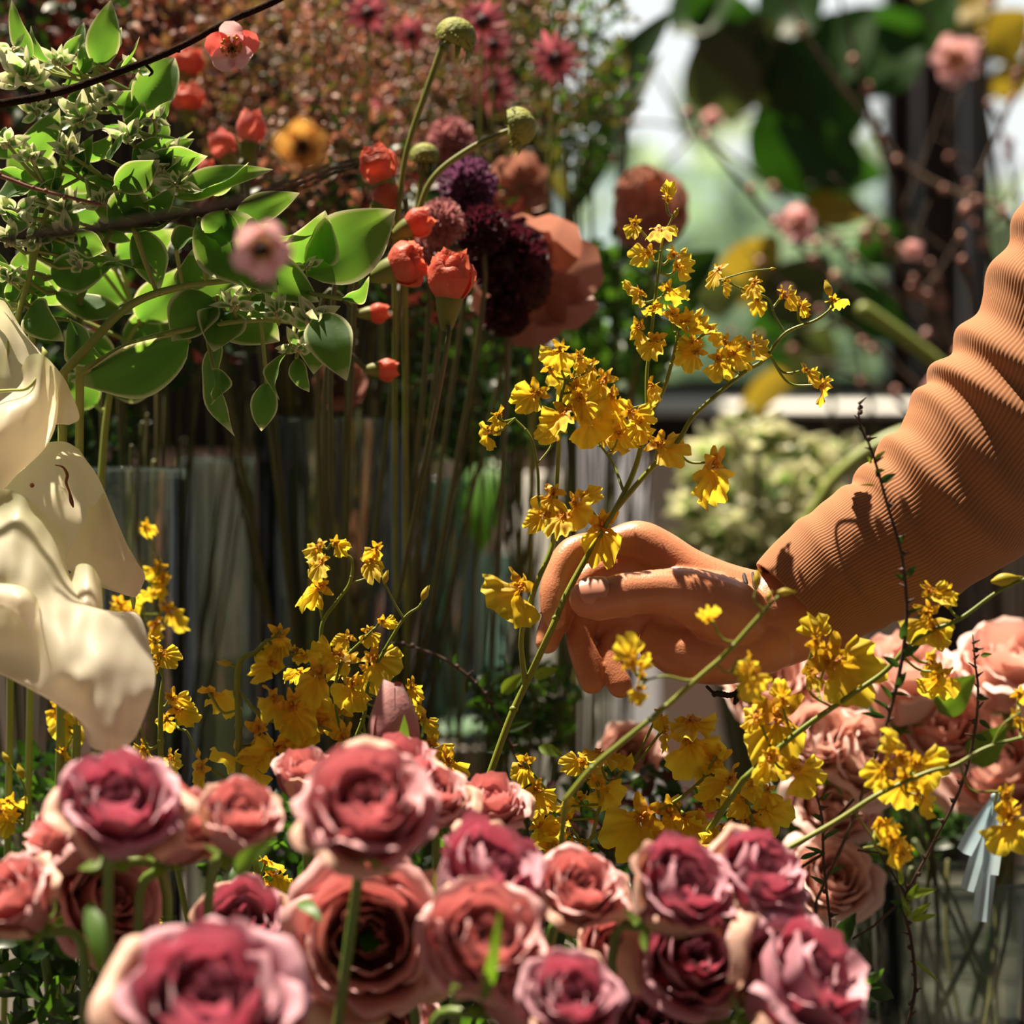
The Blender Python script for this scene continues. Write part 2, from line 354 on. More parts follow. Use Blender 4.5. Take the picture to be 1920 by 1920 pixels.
# rolled hem: outer to inner lip
def hem(u, v):
    a = v*pi; o = sleeve(u, 0); i_ = sleeve(u, 0, 1); c = (o+i_)/2; d_ = (o-i_)/2
    return c+d_*cos(a)-frs[0][2]*d_.length*sin(a)*1.2
sl.grid(hem, 288, 6, closed=True)
sl.grid(lambda u, v: sleeve(u, v*.25, 1), 96, int(NL*.25), closed=True)
sl.build('sleeve', M_knit, person)['label'] = 'tan ribbed knit sleeve pushed up in folds'
# ================================================================ yellow dancing-lady orchids
M_lip = uvramp(mat('orchid_lip', (1, .98, .9), (1, 1, 1), 150, .45, trans=(.9, .55, .03), tf=.46, bump=.35, bscale=700), 'v',
    [(0, (.42, .10, .01)), (.10, (.60, .22, .01)), (.24, (.82, .52, .02)), (1, (.90, .72, .05))],
    [(0, (.6, .16, .01)), (.25, (.95, .5, .02)), (1, (1, .82, .06))])
M_sep = uvramp(mat('orchid_sepal', (1, .8, .55), (1, 1, 1), 260, .5, trans=(.9, .55, .03), tf=.4), 'v',
    [(0, (.30, .10, .01)), (.3, (.68, .38, .02)), (.45, (.42, .16, .01)), (.6, (.78, .50, .02)), (1, (.84, .60, .03))])
M_col = mat('orchid_crest', (.72, .32, .02), (.5, .12, .01), 500, .5)
M_stem = mat('orchid_stem', (.14, .20, .02), (.22, .24, .03), 30, .45)
M_bud = mat('orchid_bud', (.42, .36, .03), (.55, .40, .03), 60, .5, trans=(.6, .5, .05), tf=.25)
def orchid_meshes(seed, crumple):
    R = random.Random(seed)
    lp = MB(); A = R.uniform(.05, .10); ph = R.uniform(0, 6); kk = R.choice((7, 8, 9)); bend = R.uniform(-.25, .45); fold = R.uniform(-.2, .5)*crumple
    tw = R.uniform(-.5, .5)*crumple; notch = R.uniform(.1, .25); FW = (.40, .58, .75, .5, .9)[seed % 5]
    def lip(u, v):
        q = 2*u-1; fan = .42+.58*min(1, v*1.8)**1.2; phi = q*1.25*fan
        rho = .84+.20*cos(phi*1.7)-notch*math.exp(-(phi/.12)**2)+.035*sin(11*q+ph)+.02*sin(23*q+ph*2)
        wid = .22+FW*min(1, max(0, (v-.12)*2.1))**.9-.12*math.exp(-((v-.2)/.08)**2)
        x = sin(phi)*rho*v*wid*1.05; z = -cos(phi)*rho*v
        rf = A*v*v*sin(kk*phi*1.9+ph)*1.6+.05*v**3*sin(19*q+ph*3)
        y = -bend*v*v*.6-fold*abs(x)*.9+rf+.22*crumple*nz((x*3+seed, z*3, seed*1.7), 1)
        p = Vector((x, y-.04, z)); a = tw*v
        return Vector((p.x*cos(a)-p.y*sin(a), p.x*sin(a)+p.y*cos(a), p.z))
    lp.grid(lip, 22, 12)
    # crest of small warts
    for k in range(5): lp.ball((R.uniform(-.07, .07), -.09-R.uniform(0, .03), -.05-R.uniform(0, .12)), R.uniform(.022, .04), 6, 4, 1)
    sp = MB()
    for ang, ln, wd in ((90, .42, .2), (28, .46, .27), (152, .46, .27), (-38, .34, .16), (-142, .34, .16)):
        a = radians(ang+R.uniform(-16, 16)); d = Vector((cos(a), R.uniform(-.55, .35)*crumple, sin(a))).normalized()
        sp.leaf((0, 0, 0), d*ln*R.uniform(.85, 1.15), wd, face=(R.uniform(-.3, .3), -1, R.uniform(-.3, .3)), bend=R.uniform(-.15, .2), fold=.15, wave=.35, nu=4, nv=9, ph=R.uniform(0, 6),
                curl=R.uniform(-.35, .55)*crumple, w=lambda t: (.35+.65*sin(pi*min(1, t*.95+.1)))*(1 if t < .9 else .75))
    sp.ball((0, -.07, .05), .05, 8, 5, 1, sc=(.8, 1, 1.3))
    return lp.data('lip', [M_lip, M_col]), sp.data('orchid_flower', [M_sep, M_col])
OM = [orchid_meshes(k, .35+.17*(k % 6)) for k in range(14)]
n_orch = [0]
def spray(label, paths, flowers, buds=(), Y=0.0, group=None, rs=3.2, drop=None):
    """paths: list of [(px,py,dY mm,r px)...]; flowers: (px,py,lip px,roll,yaw,pitch[,variant])"""
    R = random.Random(len(label)*7+int(paths[0][0][0])); n_orch[0] += 1
    b0 = paths[0][0]; base = P(b0[0], b0[1], Y+b0[2]*.001)
    if drop is not None: base = Vector((base.x+drop[0], base.y+drop[1], TZ+.002))
    root = empty('orchid_spray', base, label, 'orchid', group)
    samples = []
    for i, pa in enumerate(paths):
        q = cr([tuple(p[:4]) for p in pa], 8)
        w_ = [P(a, b, Y+c*.001) for a, b, c, r in q]; rad = [r*S(0) for *_, r in q]
        if i == 0 and drop is not None:
            w0 = w_[0]; w_ = [base+Vector((0, 0, 0)), base.lerp(w0, .5)+Vector((.006, 0, 0))]+w_; rad = [rad[0]]*2+rad
        m = MB(); m.tube(w_, rad, 8)
        for k in range(10, len(w_)-4, 17): m.ball(w_[k], rad[k]*1.35, 8, 5, sc=(1, 1, .8))
        samples += list(zip(q, w_, rad)) if not (i == 0 and drop is not None) else list(zip(q, w_[2:], rad[2:]))
        if i == 0: stm = m; first = True
        else: m.build('branch', M_stem, root)
    def attach(px, py, size):
        best = None
        for (q, w_, r) in samples:
            dd = (q[0]-px)**2+((q[1]-py-size*.45)*1.0)**2
            if best is None or dd < best[0]: best = (dd, w_)
        return best[1]
    for f in flowers:
        px, py, sz, roll, yaw, pit = f[:6]; var = f[6] if len(f) > 6 else R.randrange(14)
        wp = attach(px, py, sz); dy = wp.y+R.uniform(-.006, .006)
        c = P(px, py, dy); s = sz*S(dy)
        rot = Euler((0, 0, radians(yaw))).to_matrix() @ Euler((radians(-pit), 0, 0)).to_matrix() @ Euler((0, radians(roll), 0)).to_matrix()
        back = rot @ Vector((0, 1, .1)); end = c+back*s*.06
        L_ = (end-wp).length
        mid = (end+wp)/2+Vector((0, .2*L_, -.22*L_))+back*s*.15
        if L_ > .0015: stm.tube([Vector(t) for t in cr([tuple(wp), tuple(mid), tuple(end)], 6)], [.0007]*12+[.0011], 6)
        lipm, sepm = OM[var % 14]
        ob = bpy.data.objects.new('orchid_flower', sepm); C.objects.link(ob); ob.parent = root
        ob.matrix_local = Matrix.Translation(c-base) @ rot.to_4x4() @ Matrix.Scale(s, 4)
        lo = bpy.data.objects.new('lip', lipm); C.objects.link(lo); lo.parent = ob
    for b_ in buds:
        px, py, sz, ang = b_[:4]; wp = attach(px, py, 0)
        c = P(px, py, wp.y); d = Vector((sin(radians(ang)), 0, cos(radians(ang)))); s = sz*S(0)
        stm.tube([wp, wp.lerp(c-d*s*.5, .5)+Vector((0, 0, -.001)), c-d*s*.4], .0006, 6)
        m = MB(); n = 8
        m.tube([c+d*s*(k/n-.5) for k in range(n+1)], [s*.27*max(.1, sin(pi*(k/n*.85+.1)))*(1.15-.4*k/n) for k in range(n+1)], 10)
        m.leaf(c-d*s*.3, c+d*s*.62+Vector((.12*s, 0, 0)), s*.3, face=(.4, -1, 0), fold=.4, nu=2, nv=5); m.build('bud', M_bud, root)
    stm.build('stem', M_stem, root)
    return root
def fl(s):
    """'px py size roll yaw pitch' rows; missing angles are drawn from a seed"""
    out = []
    for ln in s.split(';'):
        v = [float(x) for x in ln.split()]
        if not v: continue
        R = random.Random(int(v[0]*31+v[1]))
        if len(v) < 4: v.append(R.uniform(-70, 70))
        if len(v) < 5: v.append(R.uniform(-55, 55))
        if len(v) < 6: v.append(R.uniform(-55, 35))
        out.append(tuple(v[:6]) + ((int(v[6]),) if len(v) > 6 else ()))
    return out
spray('tall yellow orchid spray held upright between thumb and fingers, the largest in the picture',
  [[(905, 1490, 0, 7), (955, 1350, 0, 6.5), (985, 1285, 0, 6.5), (1030, 1188, -14, 6), (1062, 1115, -9, 6), (1100, 1045, -6, 5.5), (1150, 962, -8, 5), (1190, 880, -4, 5), (1214, 792, -2, 4.5), (1245, 728, 0, 4), (1262, 670, 2, 3.2), (1272, 622, 2, 2.6)],
   [(985, 1285, 0, 6), (978, 1190, -12, 4.8), (1004, 1100, -18, 5), (1036, 1020, -14, 5), (1042, 940, -8, 4.2), (1047, 850, -4, 4), (1050, 760, 0, 3.6), (1060, 712, 0, 3)],
   [(1214, 792, -2, 4), (1213, 700, 0, 3.4), (1225, 590, 2, 3.2), (1237, 490, 2, 2.8), (1242, 450, 2, 2.2), (1262, 405, 2, 1.6)],
   [(1155, 955, -8, 5), (1210, 890, -10, 5), (1270, 828, -12, 4.6), (1305, 775, -12, 4.2), (1390, 702, -12, 4), (1432, 675, -12, 3.8), (1472, 625, -12, 3.4), (1530, 600, -12, 2.8), (1562, 576, -12, 2.2)],
   [(1040, 1005, -14, 2.5), (1013, 950, -8, 2.6), (1008, 880, -4, 2.8), (995, 820, -2, 2.4), (965, 785, 0, 2)],
   [(1168, 918, -6, 3), (1150, 870, 2, 2.6), (1122, 830, 4, 2)],
   [(1472, 625, -12, 2.2), (1452, 590, -10, 2), (1440, 560, -8, 2), (1400, 545, -6, 2.2), (1370, 532, -6, 1.8)],
   [(1350, 525, -6, 1.6), (1400, 510, -6, 1.5), (1447, 504, -6, 1.8)],
   [(1008, 870, -4, 2), (1035, 830, 0, 1.8), (1030, 780, 2, 1.6)]],
  fl('''1250 372 32 200 30 10;1190 418 32 10 -20 0;1236 430 44 -20 -10 60 2;1216 474 40 70 0 10 1;1264 478 44 -50 30 20;1272 500 34 -60 -40 0;
  1198 548 40 80 50 10;1252 540 44 -30 -30 -40;1226 572 44;1262 590 52 -20 10 40;1196 612 44 40 40 10;1228 636 48 10 0 20;1284 606 62 -65 35 10;1302 640 40;
  1348 506 42 10 -40 30;1358 528 30 20 60 0;1414 530 36 10 -30 20;1420 560 34 0 20 10;1470 552 40 -60 40 10;1500 572 40 -75 50 0;1563 562 36 -70 30 -60;
  1332 620 40 -30 50 20;1306 658 46 40 -30 20;1346 672 46 -20 20 0;1376 660 48;1406 648 44 -80 30 20;1360 640 36;1512 694 40 -30 60 20;1538 722 46 -55 65 0;
  1050 652 44 10 20 -30;1085 668 38 -20 -30 0;1112 688 46 20 -40 20;1134 712 56 30 -30 10;1006 736 60 60 10 10 3;1060 772 62 20 -20 30;1098 782 60 -30 10 20;1146 740 54 0 30 0;
  1180 772 52 -50 20 10;1222 722 48 -20 -50 10;1128 806 66 -55 10 30;1162 812 50 -70 -10 10;1234 832 64 -60 10 20 1;1200 790 46 20 40 0;1080 720 50;1030 690 40;1045 800 50 60 20 10;
  936 776 46 35 60 10;916 808 38 50 60 0;1036 926 58 20 -20 20;1078 944 54 -40 -40 10;1056 968 54 30 10 40;1020 965 46 50 0 10;1128 985 82 0 8 0 0;1096 930 40 -100 20 0;
  1336 868 88 -6 25 -8 10;972 1098 82 42 50 0 4;1155 770 60 10;1090 745 54 0'''),
  buds=[(1268, 398, 18, 20), (1448, 504, 12, 80), (1105, 690, 22, 30), (1552, 540, 30, -20)], Y=0.0)
spray('yellow orchid stem rising before the tall stem-filled vase, its top flowers clear of the rest',
  [[(560, 1440, 0, 4), (585, 1330, 0, 3.6), (600, 1215, 0, 4), (606, 1165, 0, 3.6), (634, 1125, 0, 3.2), (656, 1092, 0, 3), (660, 1050, 0, 2.4), (640, 1036, 0, 2.2), (620, 1020, 0, 2)],
   [(656, 1094, 0, 2), (690, 1082, 0, 1.8), (704, 1062, 0, 1.6)], [(604, 1160, 0, 2.4), (600, 1130, 0, 2.4), (606, 1100, 0, 2.2)]],
  fl('''600 1024 38 40 -20 10;604 1052 42 10 -30 20;602 1100 56 60 0 -20 5;628 1018 32 -60 20 0;706 1026 36 20 30 -20;696 1052 48 -20 -20 30;650 1236 58 40 -10 30;560 1258 44'''), Y=.02, drop=(0, .14))
spray('yellow orchid stem with two pale closed buds on its forked tip',
  [[(640, 1440, 0, 4), (680, 1350, 0, 4), (692, 1275, 0, 3.6), (716, 1228, 0, 3.4), (757, 1160, 0, 2.8), (785, 1138, 0, 2.4), (794, 1122, 0, 2)], [(757, 1160, 0, 2.4), (738, 1128, 0, 2), (724, 1098, 0, 2)],
   [(645, 1400, 0, 3), (628, 1310, 0, 3), (640, 1245, 0, 3), (680, 1200, 0, 2.4), (700, 1180, 0, 2)]],
  fl('''690 1184 32 -10 20 10;716 1162 30 -60 20 -20;652 1196 36 60 20 20;634 1228 58 70 10 30;700 1232 60 -50 0 30;660 1282 54 20 40 0;690 1258 50 0 30 10;640 1330 60;770 1286 42 -30 30 0;782 1314 36;792 1346 40 -20 40 10;808 1396 56 -20 20 10;838 1424 64 -10 40 0 6'''),
  buds=[(723, 1082, 24, 10), (797, 1112, 28, 20)], Y=.0, drop=(0, .16))
spray('thick-stemmed yellow orchid in the low left clump, a blurred blossom on its hooked top',
  [[(447, 1460, 0, 6), (447, 1360, 0, 6), (447, 1248, 0, 5.5), (480, 1222, 0, 4), (500, 1200, 0, 3)], [(447, 1250, 0, 3), (425, 1244, 0, 3)], [(450, 1300, 0, 3), (500, 1350, 0, 3), (560, 1350, 0, 3), (620, 1370, 0, 2.5)]],
  fl('''524 1188 54 0 170 -10;520 1222 46 50 20 10;506 1244 54 60 50 0;556 1218 28;572 1228 36;600 1262 76 20 -20 20;584 1300 62;512 1310 66;548 1322 72 -20 0 0;600 1352 80 60 0 20;642 1382 72;486 1366 74;456 1416 80;560 1396 80 0 10 10;396 1300 66 30 160 40 7;520 1400 80;380 1436 70 40'''),
  buds=[(420, 1243, 26, -80)], Y=-.03, drop=(0, .2))
spray('yellow orchid on an upright green stem beside the white lily tip',
  [[(302, 1470, 0, 5.5), (301, 1390, 0, 5.5), (302, 1310, 0, 4.5), (306, 1270, 0, 2.5)], [(302, 1395, 0, 3), (278, 1402, 0, 3), (262, 1360, 0, 2.5)], [(370, 1420, 0, 2.5), (352, 1375, 0, 2.5), (335, 1366, 0, 2)]],
  fl('''322 1306 42;332 1330 48 -40 20 20;312 1345 34;268 1402 36;290 1424 50;322 1420 46;302 1224 40 -60 20 10;296 1246 34 60;290 1200 26'''), Y=.02, drop=(0, .14))
spray('dim orange-yellow orchid in the shade beside the left vase',
  [[(250, 1330, 0, 3), (258, 1240, 0, 3), (262, 1160, 0, 2.6), (280, 1100, 0, 2), (300, 1060, 0, 1.8), (275, 1000, 0, 1.4)]],
  fl('''272 986 34 ;298 1062 40;306 1086 46;316 1140 56 -20;292 1172 52;222 1130 46;240 1150 40;290 1110 40'''), Y=.12, drop=(0, .1))
spray('small shaded orchid stem hanging below the white lilies at the left',
  [[(150, 1500, 0, 3), (140, 1440, 0, 2.6), (128, 1400, 0, 2.2), (150, 1360, 0, 2), (158, 1340, 0, 2)]],
  fl('''118 1340 66 -20 20 0;146 1320 48;118 1408 36 10;108 1326 40'''), Y=.06, drop=(0, .1))
spray('small dull yellow orchid at the far left edge',
  [[(40, 1640, 0, 2.6), (44, 1560, 0, 2.2), (48, 1490, 0, 2), (34, 1450, 0, 1.6)]],
  fl('''14 1500 44;20 1530 44 30;2 1520 40'''), buds=[(38, 1446, 30, -20), (10, 1420, 24, -30)], Y=.06, drop=(0, .1))
spray('yellow orchid stem slanting up across the wrist with open spaced flowers and end buds',
  [[(1060, 1500, 0, 5), (1110, 1440, 0, 5), (1165, 1393, 0, 4.8), (1240, 1332, 0, 4.8), (1320, 1262, 0, 4.6), (1362, 1225, 0, 4.4), (1420, 1160, 0, 4), (1450, 1128, 0, 3), (1468, 1112, 0, 2.4)],
   [(1344, 1244, 0, 2), (1300, 1275, 0, 2.2), (1250, 1268, 0, 2.2), (1214, 1274, 0, 2)], [(1384, 1205, 0, 2), (1355, 1198, 0, 2.2), (1336, 1166, 0, 2)], [(1344, 1246, 0, 2), (1366, 1262, 0, 2), (1384, 1235, 0, 1.8)], [(1432, 1145, 0, 2), (1415, 1125, 0, 2), (1420, 1098, 0, 2)]],
  fl('''1184 1240 56 160 30 0 1;1200 1264 40 170 60 0;1196 1290 34 20 40;1328 1160 34 180 10 -50;1404 1236 44 -10 50 10;1412 1262 56 -12 68 0 4;1398 1252 34 60 40 0'''),
  buds=[(1420, 1086, 30, 0), (1442, 1118, 20, 20), (1474, 1110, 26, 90)], Y=-.12, drop=(-.02, .3))
spray('yellow orchid stem slanting right with two broad flat lips below the sleeve cuff',
  [[(1395, 1460, 0, 6), (1440, 1420, 0, 5.6), (1505, 1366, 0, 5.4), (1600, 1300, 0, 5), (1660, 1258, 0, 4.8), (1720, 1196, 0, 4.4), (1800, 1160, 0, 4), (1870, 1110, 0, 3.4), (1935, 1080, 0, 3)],
   [(1560, 1326, 0, 2.4), (1520, 1300, 0, 2.4), (1512, 1262, 0, 2)]],
  fl('''1552 1236 118 -60 10 10 1;1530 1200 52 180 20 0;1524 1262 40 20;1456 1340 122 4 0 5 0;1420 1344 40 80;1466 1312 44 180 10 -10;1490 1440 64 -50 20 20;1446 1420 60;1742 1108 46 -60 20 20;1738 1150 64 0 30 0;1750 1178 48;1748 1240 62 0 -50 0 4;1762 1262 60 0;1775 1106 34'''),
  buds=[(1886, 1086, 46, 80)], Y=-.06, drop=(-.1, .25))
spray('yellow orchid stem running off the right edge with limp narrow flowers',
  [[(1380, 1650, 0, 6), (1440, 1612, 0, 5.6), (1560, 1545, 0, 5), (1650, 1488, 0, 4.6), (1740, 1448, 0, 4), (1790, 1435, 0, 3.6), (1850, 1402, 0, 3.4), (1935, 1378, 0, 3)],
   [(1860, 1398, 0, 2), (1880, 1360, 0, 2), (1912, 1336, 0, 2)], [(1800, 1434, 0, 2), (1820, 1480, 0, 2.2), (1870, 1484, 0, 2)], [(1600, 1520, 0, 2), (1640, 1580, 0, 2), (1620, 1590, 0, 2)]],
  fl('''1690 1420 60 170;1716 1430 64 -60 10 10;1696 1460 66 20;1660 1440 50 60;1722 1490 56 -55 50 10;1652 1540 56 -20;1672 1576 70 -40 40 0;1690 1600 40 -50;1886 1490 60 0 40 0;1892 1530 76 -10 50 0 4;1908 1344 46;1912 1300 40'''), Y=-.09, drop=(-.1, .25))
spray('crowded yellow orchid stem just behind the front roses, centre of the low yellow drift',
  [[(1090, 1640, 0, 4), (1110, 1570, 0, 4), (1180, 1545, 0, 3.6), (1270, 1500, 0, 3.4), (1330, 1450, 0, 3.2)], [(1110, 1570, 0, 3.4), (1130, 1500, 0, 3), (1170, 1440, 0, 3)]],
  fl('''1122 1412 64 0 10 70;1150 1426 56 -20 0 60;1090 1428 44 80;1122 1470 54 30 160;1086 1496 50;1062 1540 54;1040 1586 70 10 160;1078 1590 74 -20 150;1050 1560 56;1236 1338 38 0 60;1244 1370 44 -10 70 0;1296 1352 74 -10 0 60;1290 1384 78 -20 0 10;1342 1420 78 -10 150 0;1366 1460 76;
  1206 1530 96 40 -10 10 1;1254 1520 86 -20 10 0 2;1196 1580 66 30;1282 1530 56 -40;1306 1550 80 0;1330 1490 44;984 1430 52 -20 160 20;1004 1480 54 -20 30 10;1024 1516 40;1010 1545 44;1150 1650 42;1240 1580 76;1270 1590 60;1100 1452 44'''), Y=.0, drop=(0, .2))
spray('orchid stem at the right end of the low yellow drift above the purple roses',
  [[(1440, 1700, 0, 4), (1420, 1600, 0, 3.6), (1410, 1540, 0, 3.4), (1400, 1500, 0, 3)]],
  fl('''1354 1550 62;1396 1540 74 -30;1432 1512 60;1394 1494 48;1428 1568 64;1320 1590 64;1376 1580 60;1410 1470 44;1440 1480 40'''), Y=-.02, drop=(0, .2))
spray('yellow orchid half hidden in the gap between the left roses',
  [[(470, 1800, 0, 4), (478, 1720, 0, 3.6), (486, 1660, 0, 3), (496, 1620, 0, 2.4)]],
  fl('''496 1612 46;512 1636 44 -40;478 1650 40;500 1664 40;270 1700 36;290 1724 40'''), Y=.02, drop=(0, .2))
spray('orange-yellow orchid bud peeping out beneath the roses at the bottom edge',
  [[(640, 2000, 0, 4), (632, 1930, 0, 3), (612, 1870, 0, 2)]],
  fl('''616 1884 54 -20 160 0;640 1906 44;612 1862 26 180'''), Y=.0, drop=(0, .2))
# ================================================================ roses
def rose_mat(name, edge, mid, base, tr, dark):  # petal pigment, with sunlit rims and shaded depths painted into the ramp
    return uvramp(mat(name, (1, .86, .86), (1, 1, 1), 60, .55, trans=tr, tf=.24, bump=.15, bscale=300, sheen=.15), 'v',
        [(0, base), (.28, mid), (.68, tuple(a*.35+b*.65 for a, b in zip(mid, edge))), (.86, edge), (1, tuple(min(1, c*1.15+.10) for c in edge))],
        [(0, tuple(c*.8 for c in tr)), (1, tr)])
RM = {'pink': rose_mat('dusty_pink_petal', (.66, .35, .38), (.36, .10, .13), (.50, .36, .24), (.58, .12, .14), 0),
      'mauve': rose_mat('mauve_petal', (.52, .27, .34), (.27, .075, .12), (.40, .28, .18), (.55, .07, .12), 0),
      'salmon': rose_mat('salmon_petal', (.70, .41, .41), (.38, .115, .125), (.55, .40, .27), (.62, .14, .13), 0),
      'peach': rose_mat('peach_petal', (.84, .62, .56), (.80, .48, .40), (.80, .60, .45), (.95, .52, .40), 0),
      'outer': rose_mat('cream_outer_petal', (.66, .42, .32), (.56, .36, .24), (.50, .44, .24), (.7, .32, .18), 0)}
M_calyx = mat('rose_sepal', (.10, .18, .03), (.16, .24, .04), 60, .5, trans=(.3, .5, .04), tf=.3)
M_rstem = mat('rose_stem', (.10, .20, .03), (.14, .17, .04), 20, .4)
M_rleaf = mat('rose_leaf', (.05, .13, .02), (.08, .18, .03), 40, .45, trans=(.28, .55, .03), tf=.35)
def petal_fn(R_, zt, aw, th, flare, curl, seed, zb=-.85, cup=1.0):
    def fn(u, v):
        q = 2*u-1; a = th+aw*q*(.30+.70*sin(pi*min(1, v*.62+.06)))
        rv = .10+(R_-.10)*sin(min(1, v*1.35)*pi/2)**.8*cup
        t = max(0, v-.62)/.38
        top = 1-.20*abs(q)**2.6
        r = rv+flare*t*t*(1-.5*abs(q)**2)+.045*u*(1 if R_ > .3 else .5)
        z = zb+(zt-zb)*v*top-curl*t*t*t*.4
        w_ = nz((cos(a)*2.2+seed, sin(a)*2.2, v*2.0), 1)*.13*v*v
        r += w_+.012*v*sin(9*q+seed)
        z += .045*v*v*sin(6*q+seed*2)+.03*v*v*sin(15*q+seed)
        return Vector((r*cos(a), r*sin(a), z))
    return fn
def rose_kit(seed, openness):
    R = random.Random(seed); out = []
    hb = MB()
    for k in range(4):
        hb.grid(petal_fn(.17+.03*k, .30+.06*k, 1.7, k*2.4+seed, -.03, 0, seed+k), 12, 8)
    for k in range(5):
        hb.grid(petal_fn(.36+.035*k, .62, 1.5, k*2.2+1+seed, -.05+.04*k, .05, seed*2+k), 14, 10)
    heart = hb.data('flower_centre', RM['pink'])
    pts = []
    for k in range(11):
        lay = k/10; r = .54+.36*lay*openness; m = MB()
        m.grid(petal_fn(r, .66-.30*lay*openness+R.uniform(-.05, .05), 1.15-.25*lay, k*2.4+R.uniform(-.3, .3)+seed, .08+.30*lay*openness, .2+.9*lay*openness, seed*3+k), 14, 12)
        pts.append(m.data('petal', RM['pink']))
    return heart, pts
RK = {c: [] for c in RM}
for sd_, op in ((1, .7), (2, 1.0), (3, .45), (4, .85)):
    kit = rose_kit(sd_, op)
    for c in ('pink', 'mauve', 'salmon', 'peach'):
        def cp(me, mm):
            n = me.copy(); n.materials.clear(); n.materials.append(mm); return n
        RK[c].append((cp(kit[0], RM[c]), [cp(p, RM[c] if i < 9 else RM['outer'] if c != 'peach' else RM[c]) for i, p in enumerate(kit[1])]))
cx = MB(); cx.ball((0, 0, -.93), .17, 12, 7, sc=(1, 1, 1.1))
for k in range(5):
    a = k*2*pi/5; d = Vector((cos(a), sin(a), 0)); cx.leaf(Vector((0, 0, -.9))+d*.12, d*.62+Vector((0, 0, -.62-.25*(k % 2))), .22, face=(d*.3+Vector((0, 0, 1))), bend=-.12, nu=3, nv=6)
calyx_me = cx.data('calyx', M_calyx)
def rose(label, px, py, rpx, Y, tilt, az, color='pink', kit=0, spin=0, stemto=None, leaves=(), group=None, cat='rose', sq=1):
    """tilt: how far the flower axis leans from straight up; az: the way it leans (-90 = towards the viewer, 0 = right)"""
    c = P(px, py, Y); s = rpx*1.12*S(Y)
    ax = Vector((sin(radians(tilt))*cos(radians(az)), sin(radians(tilt))*sin(radians(az)), cos(radians(tilt))))
    rot = Vector((0, 0, 1)).rotation_difference(ax).to_matrix() @ Euler((0, 0, radians(spin))).to_matrix()
    bot = c-ax*s*1.0
    tz = .745 if Y < .1 else TZ+.002
    q = stemto or (px+(-20 if spin % 2 else 15), 0)
    end = Vector((P(q[0], 0, Y).x, bot.y+.07, tz))
    root = empty('rose', end, label, cat, group)
    M4 = Matrix.Translation(c-end) @ rot.to_4x4() @ Matrix.Diagonal((s, s, s*sq, 1))
    heart, pts = RK[color][kit]
    for me in [heart]+pts+[calyx_me]:
        o = bpy.data.objects.new(me.name.split('.')[0], me); C.objects.link(o); o.parent = root; o.matrix_local = M4
    m = MB(); k = Vector((0, 0, 1))
    sp_ = cr([tuple(bot+ax*s*.05), tuple(bot-ax*.03), tuple(bot.lerp(end, .45)-ax*.02), tuple(end)], 6)
    m.tube(sp_, .0024*(1 if rpx > 70 else .8), 8); m.build('stem', M_rstem, root)
    for (bx, by, tx, ty, wd) in leaves:
        l = MB(); l.leaf(P(bx, by, Y-.025), P(tx, ty, Y-.04), wd*S(Y), face=(.2, -1, .5), bend=.12, fold=.15, wave=.1, nu=6, nv=10); l.build('leaf', M_rleaf, root)
    return root
G = None
T = -90
rose('large mauve-pink rose with a dark open heart under the lily tip, tallest at the left', 222, 1520, 118, -.22, 42, -75, 'mauve', 0, 10, (180, 0), [(170, 1690, 190, 1840, 40)])
rose('small bright pink rose to the right of the tall mauve one', 448, 1540, 82, -.20, 40, -60, 'salmon', 2, 60, (330, 0), [(440, 1640, 520, 1570, 40)])
rose('pale-rimmed pink rose tucked behind the tall mauve one on its left', 130, 1560, 92, -.14, 55, -160, 'salmon', 1, 100, (130, 0))
rose('coral-shadowed pink rose squeezed between the two left front roses', 335, 1545, 88, -.16, 30, -40, 'salmon', 3, 200, (330, 0), [(300, 1800, 240, 1760, 40)])
rose('pink rose cut by the left edge of the picture', 25, 1690, 88, -.18, 50, -130, 'salmon', 0, 30, (-20, 0))
rose('low pink rose seen from its side behind the green stem at the left', 195, 1690, 104, -.12, 70, -50, 'pink', 1, 160, (190, 0))
rose('largest pink rose facing forward with a near-black heart, centre left', 684, 1520, 126, -.24, 48, -82, 'pink', 0, 250, (430, 0))
rose('small half-open rose bud-like head behind the largest pink rose', 570, 1455, 62, -.10, 20, -90, 'salmon', 2, 300, (575, 0))
rose('pale pink rose directly behind the top of the largest rose', 745, 1452, 84, -.12, 25, -60, 'pink', 3, 20, (760, 0))
rose('narrow pink rose between the largest rose and the ragged cup', 815, 1500, 66, -.13, 35, -90, 'salmon', 1, 90, (812, 0))
rose('ragged-rimmed pink rose open like a cup, topmost near the held stem', 920, 1512, 68, -.08, 30, -80, 'salmon', 1, 140, (905, 0))
rose('deep pink rose leaning right with long folded petals, below the ragged cup', 905, 1650, 118, -.19, 48, -45, 'mauve', 2, 0, (900, 0))
rose('pale pink rose with a red throat left of the purple pair', 1085, 1672, 82, -.16, 45, -70, 'salmon', 3, 210, (1080, 0))
rose('wide dusty rose facing the viewer below the largest rose', 690, 1760, 142, -.16, 78, -88, 'salmon', 1, 330, (590, 0), [(560, 1690, 605, 1730, 30)])
rose('cream-edged pink rose crossed by a thin yellow-green leaf, bottom centre', 905, 1770, 120, -.22, 55, -75, 'salmon', 0, 100, (900, 0), [(905, 1880, 938, 1700, 26)])
rose('shaded pink rose lying sideways at bottom left of centre', 455, 1742, 94, -.14, 50, -80, 'mauve', 2, 45, (440, 0), [(340, 1750, 290, 1800, 50)])
